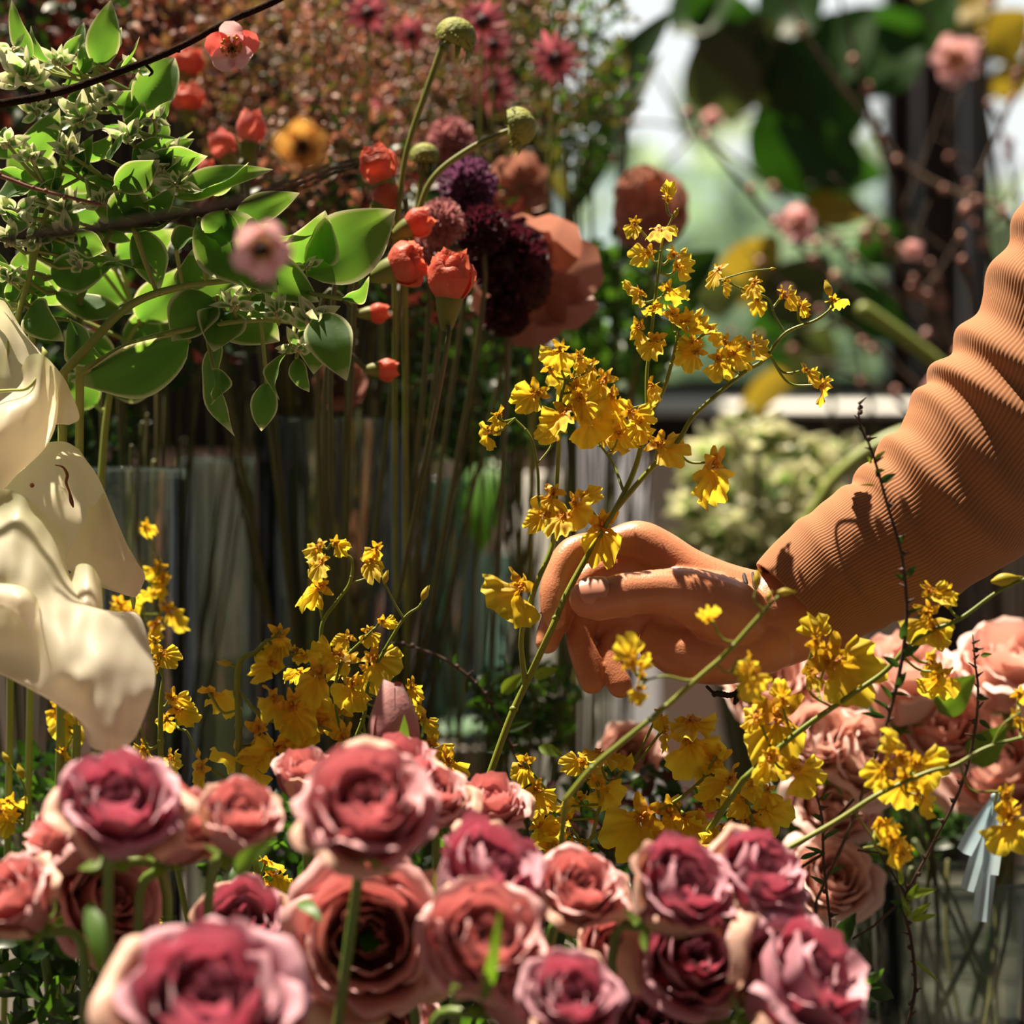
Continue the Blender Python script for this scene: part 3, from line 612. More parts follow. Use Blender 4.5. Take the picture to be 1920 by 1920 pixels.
rose('very near blurred mauve rose at the bottom edge, left of centre', 392, 1895, 168, -.30, 45, -80, 'mauve', 3, 150, (400, 0))
rose('bright coral-pink rose low between the cream-edged one and the dark one', 985, 1855, 96, -.22, 60, -30, 'salmon', 3, 15, (1000, 0))
rose('magenta-mauve rose cut by the bottom edge near the centre', 1068, 1880, 96, -.24, 50, -70, 'mauve', 0, 70, (1060, 0))
rose('dark red-shadowed rose below the pale red-throated one', 1150, 1795, 88, -.13, 62, -60, 'salmon', 2, 120, (1150, 0))
rose('purple-pink rose with an upright slit heart, left of the purple pair', 1268, 1672, 108, -.19, 52, -55, 'mauve', 2, 200, (1250, 0))
rose('purple-pink rose with a slanting slit heart, right of the purple pair', 1415, 1650, 98, -.17, 48, -40, 'mauve', 0, 290, (1400, 0))
rose('low purple rose under the purple pair with stacked pale rims', 1300, 1800, 108, -.16, 60, -80, 'mauve', 3, 0, (1310, 0))
rose('dull mauve rose tucked above the broad frilled one at the right end', 1460, 1762, 78, -.18, 45, -90, 'mauve', 1, 60, (1470, 0))
rose('broad frilled magenta rose at the right end of the front row', 1500, 1850, 132, -.20, 55, -35, 'mauve', 1, 260, (1520, 0))
rose('dark rose deep in shade at the bottom edge between magenta and purple roses', 1230, 1920, 90, -.14, 60, -90, 'mauve', 2, 10, (1230, 0))
rose('dusky rose at the bottom edge below the wide dusty one', 730, 1935, 90, -.12, 60, -90, 'salmon', 0, 300, (720, 0))
# the tall closed bud
def bud_tall(px, py, w_, h, Y, label):
    c = P(px, py, Y); s = S(Y); end = Vector((c.x, c.y+.01, .745)); root = empty('rose_bud', end, label, 'rose bud')
    m = MB()
    for k in range(5):
        def fn(u, v, k=k):
            a = k*2.4+(2*u-1)*1.5; r = w_*.5*s*(.25+.75*sin(pi*min(1, v*.8+.12)))*(1.0-.10*k/5)*(1+.06*u); r *= 1-.25*max(0, v-.8)*4*(k % 2)
            return c+Vector((r*cos(a), r*sin(a), (v-.5)*h*s*(1+.08*k-.1*abs(2*u-1)**2)+.004*s*0))
        m.grid(fn, 12, 12)
    m.build('petals', RM['salmon'], root)
    cb = c-Vector((0, 0, h*s*.5)); m = MB(); m.ball(cb, w_*.22*s, 10, 6)
    for k in range(4):
        a = k*1.6+.3; d = Vector((cos(a), sin(a), 0)); m.leaf(cb+d*w_*.1*s, cb+d*w_*.62*s+Vector((0, 0, h*.75*s)), w_*.36*s, face=d*1.0, bend=.12, nu=3, nv=6)
    m.build('calyx', M_calyx, root)
    m = MB(); m.tube([cb, cb.lerp(end, .5), end], .0022, 8); m.build('stem', M_rstem, root)
bud_tall(738, 1372, 96, 150, -.05, 'tall closed dusky rose bud with a green sepal standing behind the pink roses')
# peach roses, out of focus at the lower right
for i, (x, y, r, t_, a_, lab) in enumerate([
    (1700, 1275, 100, 30, -80, 'pale blush rose just under the dangling orchid at the right'),
    (1895, 1250, 100, 30, -100, 'pale blush rose at the right edge, highest of the blurred peach group'),
    (1560, 1290, 90, 50, -100, 'blush rose behind the broad yellow lip below the sleeve cuff'),
    (1610, 1420, 84, 60, -60, 'beige-pink rose behind the dark thorny twig'),
    (1760, 1370, 92, 55, -80, 'salmon rose in the middle of the blurred peach group'),
    (1875, 1440, 110, 50, -110, 'deep peach rose at the right edge above the blue wrapping'),
    (1530, 1390, 76, 60, -80, 'peach rose left of the thorny twig, half behind the orchid stem'),
    (1560, 1510, 80, 60, -70, 'pinkish brown rose low behind the right orchid stem'),
    (1440, 1280, 86, 60, -90, 'shaded beige rose directly below the wrist'),
    (1560, 1650, 76, 60, -80, 'lowest peach rose beside the purple front rose'),
    (1180, 1420, 66, 60, -80, 'dull brown-pink rose far back below the fingertips')]):
    rose(lab, x, y, r, .16+.03*(i % 3), t_, a_, 'peach', i % 4, i*50, (x, 0), [(x+60, y+60, x+130, y-10, 70)] if i in (0, 1, 4) else ())
# ================================================================ white calla lilies at the left edge
M_calla = mat('calla_white', (.80, .73, .58), (.84, .78, .66), 14, .42, trans=(.98, .80, .55), tf=.5, sss=0, bump=.05, bscale=60)
uvramp(M_calla, 'v', [(0, (.80, .90, .70)), (.10, (.95, .97, .9)), (.8, (1, 1, 1)), (1, (1, 1, 1))], [(0, (.9, .85, .5)), (.3, (1, .90, .68)), (1, (1, .86, .66))])
M_cstem = mat('calla_stem', (.30, .36, .08), (.38, .40, .12), 20, .4)
M_scar = mat('brown_scar', (.22, .06, .015), (.10, .03, .01), 200, .7)
def patch(m, rows, Y, n=8, sl=0, y0=0):
    R_ = [cr([tuple(p) for p in r], n) for r in rows]; k = len(R_[0])
    cols = [cr([tuple(r[i]) for r in R_], n) for i in range(k)]
    nu, nv = k-1, len(cols[0])-1
    def fn(u, v):
        c = cols[round(u*nu)][round(v*nv)]; return P(c[0], c[1], Y+(c[2]*1.5+16*nz((c[0]/70, c[1]/70, len(rows)*.7))+7*nz((c[0]/25, c[1]/60, 3))-sl*max(0, c[1]-y0))*S(0))
    m.grid(fn, nu, nv)
def calla(label, Y, patches, foot, stem, tipv=None, sl=0, y0=0):
    root = empty('calla_lily', Vector((P(*foot, Y).x, Y+.02, .745 if Y < .1 else TZ)), label, 'calla lily')
    for nm, rows in patches:
        m = MB(); patch(m, rows, Y, 8, sl, y0); o = m.build(nm, M_calla, root)
    m = MB(); q = cr(stem, 6); m.tube([P(a, b, Y+c*S(0)) for a, b, c, r in q], [r*S(0) for *_, r in q], 12)
    end = P(*q[-1][:2], Y+q[-1][2]*S(0)); m.tube([end, end.lerp(root.location, .5), root.location], q[-1][3]*S(0), 12)
    m.build('stem', M_cstem, root)
    if tipv:
        m = MB(); q = cr(tipv, 4); m.tube([P(a, b, Y+c*S(0)) for a, b, c, r in q], [r*S(0) for *_, r in q], 8); m.build('tip', M_cstem, root)
    return root
YC = -.02
calla('top white calla lily with a folded rim, at the left edge', YC,
 [('spathe', [[(-150, 540, 60), (-60, 540, 60), (-20, 558, 45), (8, 566, 25)], [(-170, 620, 90), (-60, 620, 90), (20, 620, 60), (52, 636, 20)],
   [(-180, 700, 100), (-50, 700, 100), (50, 690, 60), (100, 684, 10), (118, 706, -10)], [(-170, 780, 80), (-40, 770, 80), (60, 745, 45), (128, 735, 0), (140, 752, -10)][:5],
   [(-160, 830, 40), (-30, 820, 50), (50, 800, 30), (110, 796, 10), (146, 788, -5)]][0:1]*0 +
  [[(-150, 540, 60), (-60, 540, 60), (-20, 558, 45), (5, 563, 30), (14, 572, 20)], [(-170, 620, 90), (-60, 620, 90), (20, 620, 60), (48, 630, 25), (58, 642, 5)],
   [(-180, 700, 100), (-50, 700, 100), (50, 695, 60), (96, 684, 18), (112, 700, -8)], [(-170, 780, 80), (-40, 770, 80), (60, 745, 45), (122, 728, 0), (138, 748, -14)],
   [(-160, 830, 40), (-30, 820, 50), (50, 800, 30), (120, 788, 0), (149, 784, -12)], [(-160, 850, 20), (-30, 840, 30), (50, 812, 20), (100, 796, 0), (130, 797, -8)]]),
  ('rim_fold', [[(40, 690, 15), (52, 668, -15), (76, 664, -30), (100, 684, -22), (106, 712, 5)],
   [(34, 726, 10), (48, 735, -25), (74, 722, -50), (102, 738, -30), (110, 764, 5)],
   [(-60, 800, 10), (0, 770, -45), (50, 775, -60), (88, 790, -40), (100, 812, 0)], [(-110, 880, 10), (-40, 850, -60), (20, 850, -65), (60, 845, -40), (76, 850, 0)],
   [(-120, 960, 10), (-60, 950, -60), (-20, 935, -60), (10, 915, -40), (20, 900, 0)]])],
 (-200, 1500), [(-60, 940, 0, 30), (-140, 1050, 0, 24), (-190, 1200, 0, 20)],
 [(-40, 735, 20, 3), (20, 732, -30, 3), (52, 728, -50, 3), (76, 700, -45, 4), (84, 682, -38, 4), (84, 664, -32, 6), (80, 652, -28, 2)])
b_ = calla('middle white calla lily with a brown scar and a pointed green tip', YC+.004,
 [('spathe', [[(0, 940, 20), (40, 850, 10), (80, 832, 0), (120, 828, -5), (148, 842, -22)],
   [(30, 1000, 20), (80, 930, 35), (130, 880, 35), (172, 880, 10), (186, 902, -25)],
   [(70, 1040, 10), (120, 1010, 35), (170, 985, 40), (214, 975, 15), (222, 985, -25)],
   [(130, 1070, 5), (160, 1050, 20), (205, 1040, 25), (240, 1040, 5), (252, 1048, -22)],
   [(160, 1090, -5), (195, 1098, 5), (228, 1090, 5), (255, 1080, -5), (272, 1078, -15)],
   [(238, 1114, -2), (245, 1119, 0), (250, 1120, 0), (256, 1118, -2), (262, 1110, -6)]]),
  ('side_fold', [[(168, 950, -20), (180, 945, -35), (192, 925, -38), (200, 930, -30)], [(150, 1000, -10), (175, 1000, -38), (205, 985, -42), (228, 1000, -28)],
   [(128, 1040, 0), (165, 1050, -28), (210, 1045, -36), (256, 1052, -26)], [(130, 1060, 0), (180, 1085, -18), (225, 1085, -22), (270, 1080, -16)], [(200, 1100, -4), (225, 1112, -8), (242, 1118, -6), (256, 1117, -5)]])],
 (-180, 1500), [(20, 960, 30, 30), (-120, 1060, 30, 22), (-170, 1200, 30, 20)], [(247, 1112, 0, 4), (250, 1124, 0, 5), (250, 1140, 2, 2.5)])
m = MB(); q = cr([(104, 872, 4, 1), (118, 876, 6, 2.2), (126, 890, 6, 3.4), (124, 905, 6, 3), (130, 922, 8, 2.4), (134, 940, 10, 4.5), (137, 950, 10, 2)], 5)
m.tube([P(a, b, YC+.004+(c+20)*S(0)) for a, b, c, r in q], [r*S(0) for *_, r in q], 6, flat=.4); m.ball(P(60, 910, YC+.012), .0012)
m.build('scar', M_scar, b_)['label'] = 'curved brown scar on the white spathe'
calla('lowest and largest white calla lily, drooping to a narrow tip over the mauve rose', YC-.016,
 [('spathe', [[(-100, 940, 0), (-40, 920, -30), (0, 915, -42), (45, 930, -48), (88, 968, -28), (122, 1000, 5)],
   [(-100, 1060, 0), (-40, 1040, -50), (10, 1035, -62), (60, 1040, -62), (104, 1055, -35), (130, 1075, 8)],
   [(-100, 1150, 10), (-40, 1130, -40), (20, 1120, -55), (80, 1120, -62), (140, 1120, -35), (192, 1150, 8)],
   [(-100, 1190, 20), (-30, 1180, -20), (40, 1170, -45), (110, 1165, -58), (180, 1155, -40), (256, 1150, -5)],
   [(-100, 1215, 20), (-10, 1235, 0), (60, 1235, -20), (125, 1235, -60), (200, 1215, -50), (280, 1210, -6)],
   [(-60, 1235, 20), (40, 1280, 0), (95, 1290, -15), (150, 1275, -62), (215, 1265, -50), (291, 1275, -6)],
   [(40, 1270, 10), (105, 1320, 0), (140, 1335, -15), (176, 1325, -50), (225, 1330, -40), (274, 1335, -6)],
   [(130, 1325, 5), (155, 1355, 0), (170, 1370, -12), (192, 1372, -36), (220, 1375, -28), (256, 1378, -4)],
   [(168, 1400, 4), (176, 1404, 0), (186, 1407, -8), (202, 1412, -20), (222, 1408, -14), (242, 1396, -2)]]),
  ('rim_fold', [[(-60, 1096, -60), (0, 1094, -78), (40, 1100, -84), (66, 1118, -76), (76, 1140, -60)],
   [(-60, 1112, -72), (0, 1110, -92), (36, 1118, -98), (58, 1138, -90), (66, 1160, -72)],
   [(-60, 1130, -72), (-5, 1132, -86), (28, 1146, -92), (48, 1170, -84), (60, 1190, -70)]]),
  ('inner_fold', [[(128, 1080, 10), (148, 1058, -10), (172, 1062, -18), (190, 1090, 6)], [(124, 1120, 10), (148, 1110, -28), (175, 1116, -30), (193, 1140, 6)], [(124, 1160, 10), (150, 1158, -30), (178, 1158, -30), (194, 1165, 6)]])],
 (-160, 1500), [(-60, 1000, 20, 30), (-140, 1100, 20, 24), (-180, 1250, 20, 20)], None, .62, 960)

# ================================================================ variegated spurge: green leaves with white margins
M_var = mat('white_edged_leaf', (.75, .85, .8), (1, 1, 1), 60, .62, trans=(.25, .5, .03), tf=.42, bump=.12, bscale=150, spec=.22)
uvramp(M_var, 'edge', [(0, (.035, .085, .024)), (.86, (.045, .105, .028)), (.955, (.50, .52, .28)), (1, (.66, .64, .42))],
       [(0, (.12, .32, .03)), (.5, (.20, .44, .04)), (.86, (.28, .50, .05)), (.955, (.6, .65, .25)), (1, (.75, .75, .4))])
M_brct = mat('white_edged_bract', (.8, .85, .8), (1, 1, 1), 60, .45, trans=(.3, .5, .1), tf=.4)
uvramp(M_brct, 'edge', [(0, (.10, .19, .07)), (.48, (.12, .22, .08)), (.64, (.62, .62, .42)), (1, (.72, .69, .52))],
       [(0, (.25, .5, .08)), (.48, (.3, .55, .1)), (.64, (.8, .8, .4)), (1, (.85, .83, .55))])
M_sstem = mat('spurge_stem', (.22, .28, .05), (.30, .32, .07), 12, .45)
M_floret = mat('spurge_floret', (.55, .48, .30), (.35, .34, .15), 90, .6)
spw = lambda t: (sin(pi*min(1, t**.74)))**.95*(1.0-.05*t)+.015
def spurge(label, Y, stem, leaves, tufts, extra=0):
    """leaves: base x y, tip x y, width, face turn, bend; tufts: x y radius number"""
    b0 = P(stem[0][0], stem[0][1], Y+.02); base = Vector((max(-.42, b0.x-.02), Y+.10, TZ+.01)); root = empty('variegated_spurge', base, label, 'spurge stem', 'white-edged spurge stems at the upper left')
    q = cr(stem, 8); m = MB(); pp = [P(a, b, Y) for a, b, r in q]
    m.tube([base, base.lerp(pp[0], .5)+Vector((0, .01, 0))]+pp, [q[0][2]*S(0)]*2+[r*S(0) for *_, r in q], 10)
    R = random.Random(len(label))
    for (bx, by, tx, ty, wd, tilt, bend) in leaves:
        l = MB(); dy = R.uniform(-.018, .018); ttl = R.uniform(-.02, .02)
        A_ = P(bx, by, Y+dy); B_ = P(tx, ty, Y+dy+ttl)
        ax = (B_-A_).normalized(); f0 = Vector((0, -1, -.65 if abs(bend-.08) < 1e-6 else .3 if bend < 0 else R.choice((-.7, -.5, -.5, .3)))); f = Matrix.Rotation(radians(tilt*1.3+R.uniform(-28, 28)), 3, ax) @ f0
        l.leaf(A_, B_, wd*S(0)*1.05/max(.45, cos(radians(tilt))), face=f, bend=bend, fold=.08+.35*R.random(), wave=.16, nu=8, nv=16, w=spw, ph=R.uniform(0, 6)); l.build('leaf', M_var, root)
        near = min(pp, key=lambda p: (p-A_).length); m.tube([near, near.lerp(A_, .6)+Vector((0, .003, -.002)), A_], .0012, 6)
    for k in range(extra):
        a = pp[R.randrange(len(pp)//3, len(pp))]+Vector((R.uniform(-.02, .022), R.uniform(-.01, .03), R.uniform(-.016, .016))); an = R.uniform(-.6, 2.6); ln = R.uniform(50, 84)*S(0)
        d = Vector((cos(an), R.uniform(-.5, .3), sin(an)*.8)).normalized(); l = MB(); l.leaf(a, a+d*ln, ln*R.uniform(.42, .6), face=Vector((R.uniform(-.7, .7), -1, R.uniform(-.3, .8))), bend=R.uniform(-.1, .15), fold=R.uniform(.1, .4), wave=.16, nu=6, nv=12, w=spw, ph=k); l.build('leaf', M_var, root)
        near = min(pp, key=lambda p: (p-a).length); m.tube([near, a], .001, 5)
    for (x, y, r, n) in tufts:
        t = MB(); c = P(x, y, Y-.005); rr = r*S(0)
        for k in range(n):
            a = k*2.4+R.random(); el = R.uniform(-.3, 1.2); d = Vector((cos(a)*cos(el), -abs(sin(a)*cos(el))*.8-.1, sin(el)*.9+R.uniform(-.3, .2))).normalized()
            t.leaf(c+d*rr*.12, c+d*rr*R.uniform(.75, 1.15), rr*R.uniform(.34, .5), face=Vector((R.uniform(-.6, .6), -1, R.uniform(-.4, .8))), bend=R.uniform(-.2, .2), fold=.3, wave=.12, nu=4, nv=8, w=spw, ph=k)
        t.build('bracts', M_brct, root)
        t = MB()
        for k in range(9): t.ball(c+Vector((R.uniform(-1, 1), R.uniform(-1, .2), R.uniform(-.6, .8)))*rr*.2, rr*R.uniform(.06, .11), 7, 5, sc=(1, 1, 1.4))
        t.build('florets', M_floret, root)
        near = min(pp, key=lambda p: (p-c).length); m.tube([near, near.lerp(c, .5)+Vector((0, .004, -.003)), c], .0011, 6)
    m.build('stem', M_sstem, root)
spurge('white-edged spurge stem reaching highest at the upper left, under the bare branch', .03,
 [(60, 470, 7), (95, 380, 6), (130, 260, 6), (165, 170, 5), (185, 120, 4)],
 [(184, 128, 208, 0, 62, 10, .1), (120, 160, 152, 84, 46, 30, .1), (212, 140, 262, 68, 40, -25, -.1), (250, 205, 328, 108, 80, 15, .12), (145, 130, 192, 100, 46, -20, .1), (180, 235, 292, 203, 34, 50, .1),
  (36, 300, 112, 202, 74, -10, .1), (150, 300, 210, 250, 50, 30, .1), (60, 110, 22, 0, 40, 10, .1), (95, 120, 58, 48, 26, 0, .2), (205, 210, 250, 170, 40, 20, -.1)],
 [(48, 150, 74, 13), (150, 226, 62, 10), (22, 96, 40, 7), (200, 190, 50, 7), (110, 120, 44, 8), (255, 130, 40, 7), (70, 210, 44, 8)], 14)
spurge('white-edged spurge stem with sunlit pointed leaves aimed right towards the coral buds', .02,
 [(150, 560, 7), (190, 470, 6), (235, 380, 6), (270, 300, 5), (290, 250, 4)],
 [(285, 290, 389, 293, 62, 10, .1), (262, 250, 362, 246, 50, 30, .15), (300, 225, 322, 188, 26, 0, .1), (215, 350, 300, 300, 60, 20, .1), (200, 330, 196, 420, 96, -20, .1), (205, 425, 276, 368, 84, 10, .1),
  (120, 300, 196, 350, 92, 20, .1), (112, 310, 128, 385, 46, 50, .1), (330, 370, 512, 318, 56, -15, .12), (345, 360, 466, 304, 46, 30, .1), (300, 330, 352, 330, 40, 20, 0), (240, 240, 270, 190, 40, 30, .1), (270, 400, 330, 350, 50, 10, .1)],
 [(305, 320, 66, 12), (240, 262, 50, 9), (130, 290, 50, 8), (290, 225, 36, 6), (330, 345, 50, 9), (190, 380, 44, 7)], 12)
spurge('white-edged spurge stem with the broadest bright green leaves beside the coral buds', .0,
 [(118, 700, 9), (160, 655, 9), (240, 575, 8), (330, 540, 7), (440, 525, 5), (520, 520, 4)],
 [(575, 516, 742, 394, 128, 0, .08), (566, 500, 610, 395, 88, 25, .1), (476, 492, 598, 566, 76, -15, .1), (372, 410, 520, 548, 128, 10, -.08), (352, 548, 362, 466, 66, 15, .1), (255, 430, 300, 545, 66, -20, .1),
  (440, 408, 562, 362, 48, -30, .1), (470, 430, 560, 440, 60, 20, .1), (250, 430, 338, 398, 40, 25, .1), (638, 560, 692, 518, 34, 40, .2), (330, 470, 380, 430, 60, -10, .1), (425, 395, 400, 470, 70, 0, .1)],
 [(470, 545, 40, 7), (575, 500, 34, 6)])
spurge('white-edged spurge head hanging lowest, with narrow drooping leaves above the tall vase', -.005,
 [(150, 700, 8), (260, 640, 6), (400, 610, 5), (500, 600, 5), (585, 610, 4)],
 [(598, 588, 650, 714, 84, -10, .1), (590, 600, 588, 702, 66, 20, -.1), (408, 556, 524, 640, 118, 0, -.06), (420, 580, 400, 660, 90, -10, .1), (402, 560, 322, 640, 104, 15, .1), (355, 640, 132, 715, 104, -20, .12), (410, 636, 440, 818, 82, 20, .15), (500, 716, 490, 808, 50, 0, .1),
  (540, 660, 524, 750, 40, 40, .2), (556, 670, 580, 735, 32, 30, .2), (560, 560, 640, 600, 60, 30, .1), (470, 560, 560, 600, 54, -30, .1), (400, 690, 395, 760, 50, -40, .1)],
 [(588, 608, 62, 14), (560, 655, 44, 8), (520, 590, 40, 7), (440, 575, 44, 7)])
spurge('white-edged spurge stem low at the left edge, its lit leaf above the top lily', .01,
 [(20, 640, 7), (40, 570, 6), (60, 500, 6), (80, 420, 5), (100, 360, 4)],
 [(96, 520, 222, 484, 76, 5, .1), (20, 500, 124, 570, 66, 20, .1), (186, 508, 298, 516, 54, -25, .1), (104, 548, 250, 588, 66, -15, -.1), (60, 570, 120, 640, 70, 15, .1), (0, 320, 92, 320, 40, 30, .1), (10, 390, 60, 420, 50, 40, .1),
  (-10, 440, 130, 430, 40, 40, .1), (130, 600, 210, 690, 90, 0, .1), (-20, 560, 30, 612, 44, 0, .1), (0, 250, 46, 290, 60, 20, .2), (60, 350, -10, 390, 50, 30, .1), (140, 440, 200, 470, 60, 20, 0)],
 [(14, 270, 46, 8), (28, 400, 52, 9), (120, 395, 54, 9), (18, 524, 40, 8), (130, 440, 52, 9), (20, 455, 46, 7), (70, 455, 40, 7), (60, 300, 44, 8), (150, 500, 40, 7)], 22)
# hidden-side foliage lower in the same vase: dark leaf mass under the heads
spurge('white-edged spurge stem in deep shade behind the lily, above the left glass vase', .10,
 [(190, 900, 8), (200, 780, 7), (220, 680, 6), (260, 600, 5)],
 [(210, 700, 120, 620, 90, 0, .1), (230, 640, 330, 580, 90, 10, .1), (200, 730, 300, 700, 80, -10, .1), (260, 600, 340, 500, 90, 0, .1), (180, 760, 120, 700, 70, 20, .1), (240, 560, 150, 480, 110, 0, .1), (180, 420, 110, 330, 110, 0, .1), (220, 480, 330, 430, 90, 0, .1), (90, 560, 40, 470, 90, 0, .1), (80, 350, 20, 260, 100, 0, .1), (380, 600, 440, 520, 110, 0, .1), (480, 480, 420, 400, 100, 0, .1)], [])

# ================================================================ branches with blossom
M_bark = mat('dark_bark', (.012, .007, .005), (.022, .012, .008), 90, .95, bump=.5, bscale=400, spec=.05)
M_blos = mat('blossom_pink', (.82, .46, .48), (.85, .62, .60), 80, .5, trans=(.95, .50, .50), tf=.4)
M_bloy = mat('blossom_amber', (.62, .30, .08), (.60, .20, .14), 120, .5, trans=(.8, .4, .08), tf=.4)
M_blosr = mat('blossom_red', (.75, .12, .10), (.8, .2, .16), 80, .5, trans=(1, .15, .12), tf=.45)
M_amber = mat('amber_stamens', (.45, .18, .02), (.6, .34, .05), 200, .5, trans=(.8, .4, .05), tf=.3)
M_darkc = mat('flower_dark_centre', (.03, .012, .01), None, rough=.8)
def branch(name, label, cat, Y, pts, blooms=(), nubs=0, group=None, bm=None, end=None, mt=None, twigs=(), buds=()):
    q = cr(pts, 8); pp = [P(a, b, Y+c*.001) for a, b, c, r in q]; root = empty(name, pp[0], label, cat, group); R = random.Random(len(label)+int(pts[0][0]))
    m = MB(); rr = [r*S(Y) for *_, r in q]; pp2 = pp if end is None else [Vector(end)]+pp; r2 = rr if end is None else [rr[0]]+rr
    m.tube(pp2, r2, 10)
    for k in range(nubs):
        i = int((k+.5)/nubs*(len(pp)-1)); d = Vector((R.uniform(-1, 1), R.uniform(-.6, .6), R.uniform(-1, 1))).normalized()
        m.ball(pp[i]+d*rr[i]*.9, max(rr[i]*.8, .0012), 8, 5, rough=.3, seed=k)
    for tw in twigs: 
        t_ = cr(tw, 6); m.tube([P(a, b, Y+c*.001) for a, b, c, r in t_], [r*S(Y) for *_, r in t_], 8)
    m.build('twig', mt or M_bark, root)
    for b_ in blooms:
        x, y, s_, kind, roll = b_; bloom5(P(x, y, Y-.004), s_*S(Y)*.5, kind, roll, root, R)
    for (x, y, s_) in buds:
        t = MB(); t.ball(P(x, y, Y-.003), s_*S(Y)*.5, 10, 7, rough=.35, seed=x, sc=(1, 1, 1.25)); t.build('bud', bm or M_blos, root)
    return root
def bloom5(c, r, kind, roll, root, R, n=5):
    mt = {'p': M_blos, 'r': M_blosr, 'm': M_blos, 'y': M_bloy}[kind]
    for k in range(n):
        a = radians(roll)+k*2*pi/n; d = Vector((cos(a), R.uniform(-.7, .1), sin(a))).normalized(); t = MB()
        t.leaf(c+d*r*.08, c+d*r, r*.95, face=Vector((R.uniform(-.3, .3), -1, R.uniform(-.3, .3))), bend=-.15, fold=.2, wave=.25, nu=6, nv=8, w=lambda t_: sin(pi*min(1, .08+t_*.86))**.6, ph=k)
        t.build('petal', M_blosr if (kind == 'm' and k % 2) else mt, root)
    t = MB()
    for k in range(14):
        a = k*2.4; e = c+Vector((cos(a)*.35*r, -r*.45, sin(a)*.35*r)); t.tube([c, e], r*.02, 4); t.ball(e, r*.07, 5, 4)
    t.build('stamens', M_amber, root)
    t = MB(); t.ball(c+Vector((0, -r*.12 if kind in 'y' or roll == 60 else r*.1, 0)), r*(.34 if kind in 'y' or roll == 60 else .24), 8, 6); t.build('calyx', M_darkc, root)
branch('flowering_branch', 'dark bare branch crossing the upper left corner with one red and white blossom', 'branch', -.03,
 [(-260, 235, 0, 9), (0, 195, 0, 8), (120, 170, 0, 7.5), (240, 128, 0, 7), (330, 92, 0, 6.5), (430, 40, 0, 6), (520, 0, 0, 6), (640, -70, 0, 5)],
 [(436, 92, 104, 'm', -50)], 6, buds=(), twigs=[[(270, 118, 0, 3), (285, 134, 0, 3), (280, 142, 0, 2)]], end=P(-420, 245, -.03))
t_ = branch('flowering_branch', 'near blurred branch crossing the spurge with two out-of-focus pink blossoms', 'branch', -.30,
 [(-200, 470, 0, 9), (0, 448, 0, 9), (200, 428, 0, 10), (330, 405, 0, 11), (440, 385, 0, 11), (560, 345, 0, 9), (680, 300, 0, 6), (720, 290, 0, 4)],
 [(568, 278, 110, 'y', 20), (492, 470, 120, 'p', 60)], 7, twigs=[[(350, 400, 0, 4), (420, 430, 0, 4), (470, 450, 0, 3)]])
branch('bare_twig', 'thin reddish twig poking in from the left edge over the spurge', 'twig', -.04,
 [(-120, 290, 0, 4), (0, 330, 0, 4), (60, 352, 0, 3.6), (130, 370, 0, 3.4), (188, 384, 0, 3.6)], nubs=9, mt=mat('red_twig', (.16, .05, .03), (.22, .09, .05), 60, .6))
# ================================================================ coral stocks, scabious heads and other flowers behind the spurge
M_coral = mat('coral_petal', (.72, .20, .13), (.58, .12, .08), 120, .5, trans=(1, .28, .15), tf=.42, bump=.4, bscale=400)
M_coralp = mat('soft_coral_petal', (.70, .26, .22), (.62, .17, .15), 120, .5, trans=(.9, .28, .2), tf=.4)
M_stc = mat('shaded_stem', (.06, .07, .02), (.09, .08, .03), 30, .5)  # stem green darkened, shade among the flowers put into the colour
M_cal = mat('green_calyx', (.14, .17, .03), (.22, .22, .05), 60, .5, trans=(.3, .3, .04), tf=.2)
def coral(label, px, py, w_, h, ang, Y, open_=0., m_=None, foot=None, group=None):
    c = P(px, py, Y); s = S(Y); ax = Vector((sin(radians(ang)), 0, cos(radians(ang)))); rot = Vector((0, 0, 1)).rotation_difference(ax).to_matrix()
    end = Vector((P(foot or 620, 0, .3).x, .30, TZ+.05)); root = empty('coral_carnation', end, label, 'carnation bud', group)
    m = MB(); H = h*s; Rr = w_*.5*s
    m.grid(lambda u, v: c+rot @ Vector((cos(2*pi*u)*Rr*(.22+.42*sin(pi*v*.55)), sin(2*pi*u)*Rr*(.22+.42*sin(pi*v*.55)), -H*(.9-.75*v))), 14, 8, closed=True); m.build('calyx', M_cal, root)
    m = MB(); R = random.Random(px)
    for k in range(6+int(open_*8)):
        a0 = k*2.4
        def fn(u, v, a0=a0, k=k):
            a = a0+(u-.5)*2.6; lay = (k % 4)/3; r = Rr*(.22+.85*sin(pi*(.12+.62*v))*(.45+.55*lay)); z = -H*.35+H*(.95-.22*lay)*v*(1-.10*abs(2*u-1))
            j = .10*v*v*Rr*(.5*sin(17*u+k*2)+nz((u*5, v*4, k*3.1))*2.2)*(.4+open_)
            return c+rot @ Vector(((r+j)*cos(a), (r+j)*sin(a), z+j*.6))
        m.grid(fn, 14, 9)
    m.build('petals', m_ or M_coral, root)
    b = c-ax*H*.9; m = MB(); m.tube([Vector(t) for t in cr([tuple(b+ax*.004), tuple(b-ax*.02), tuple(b.lerp(end, .5)-ax*.01), tuple(end)], 6)], .0014, 8); m.build('stem', M_stc, root)
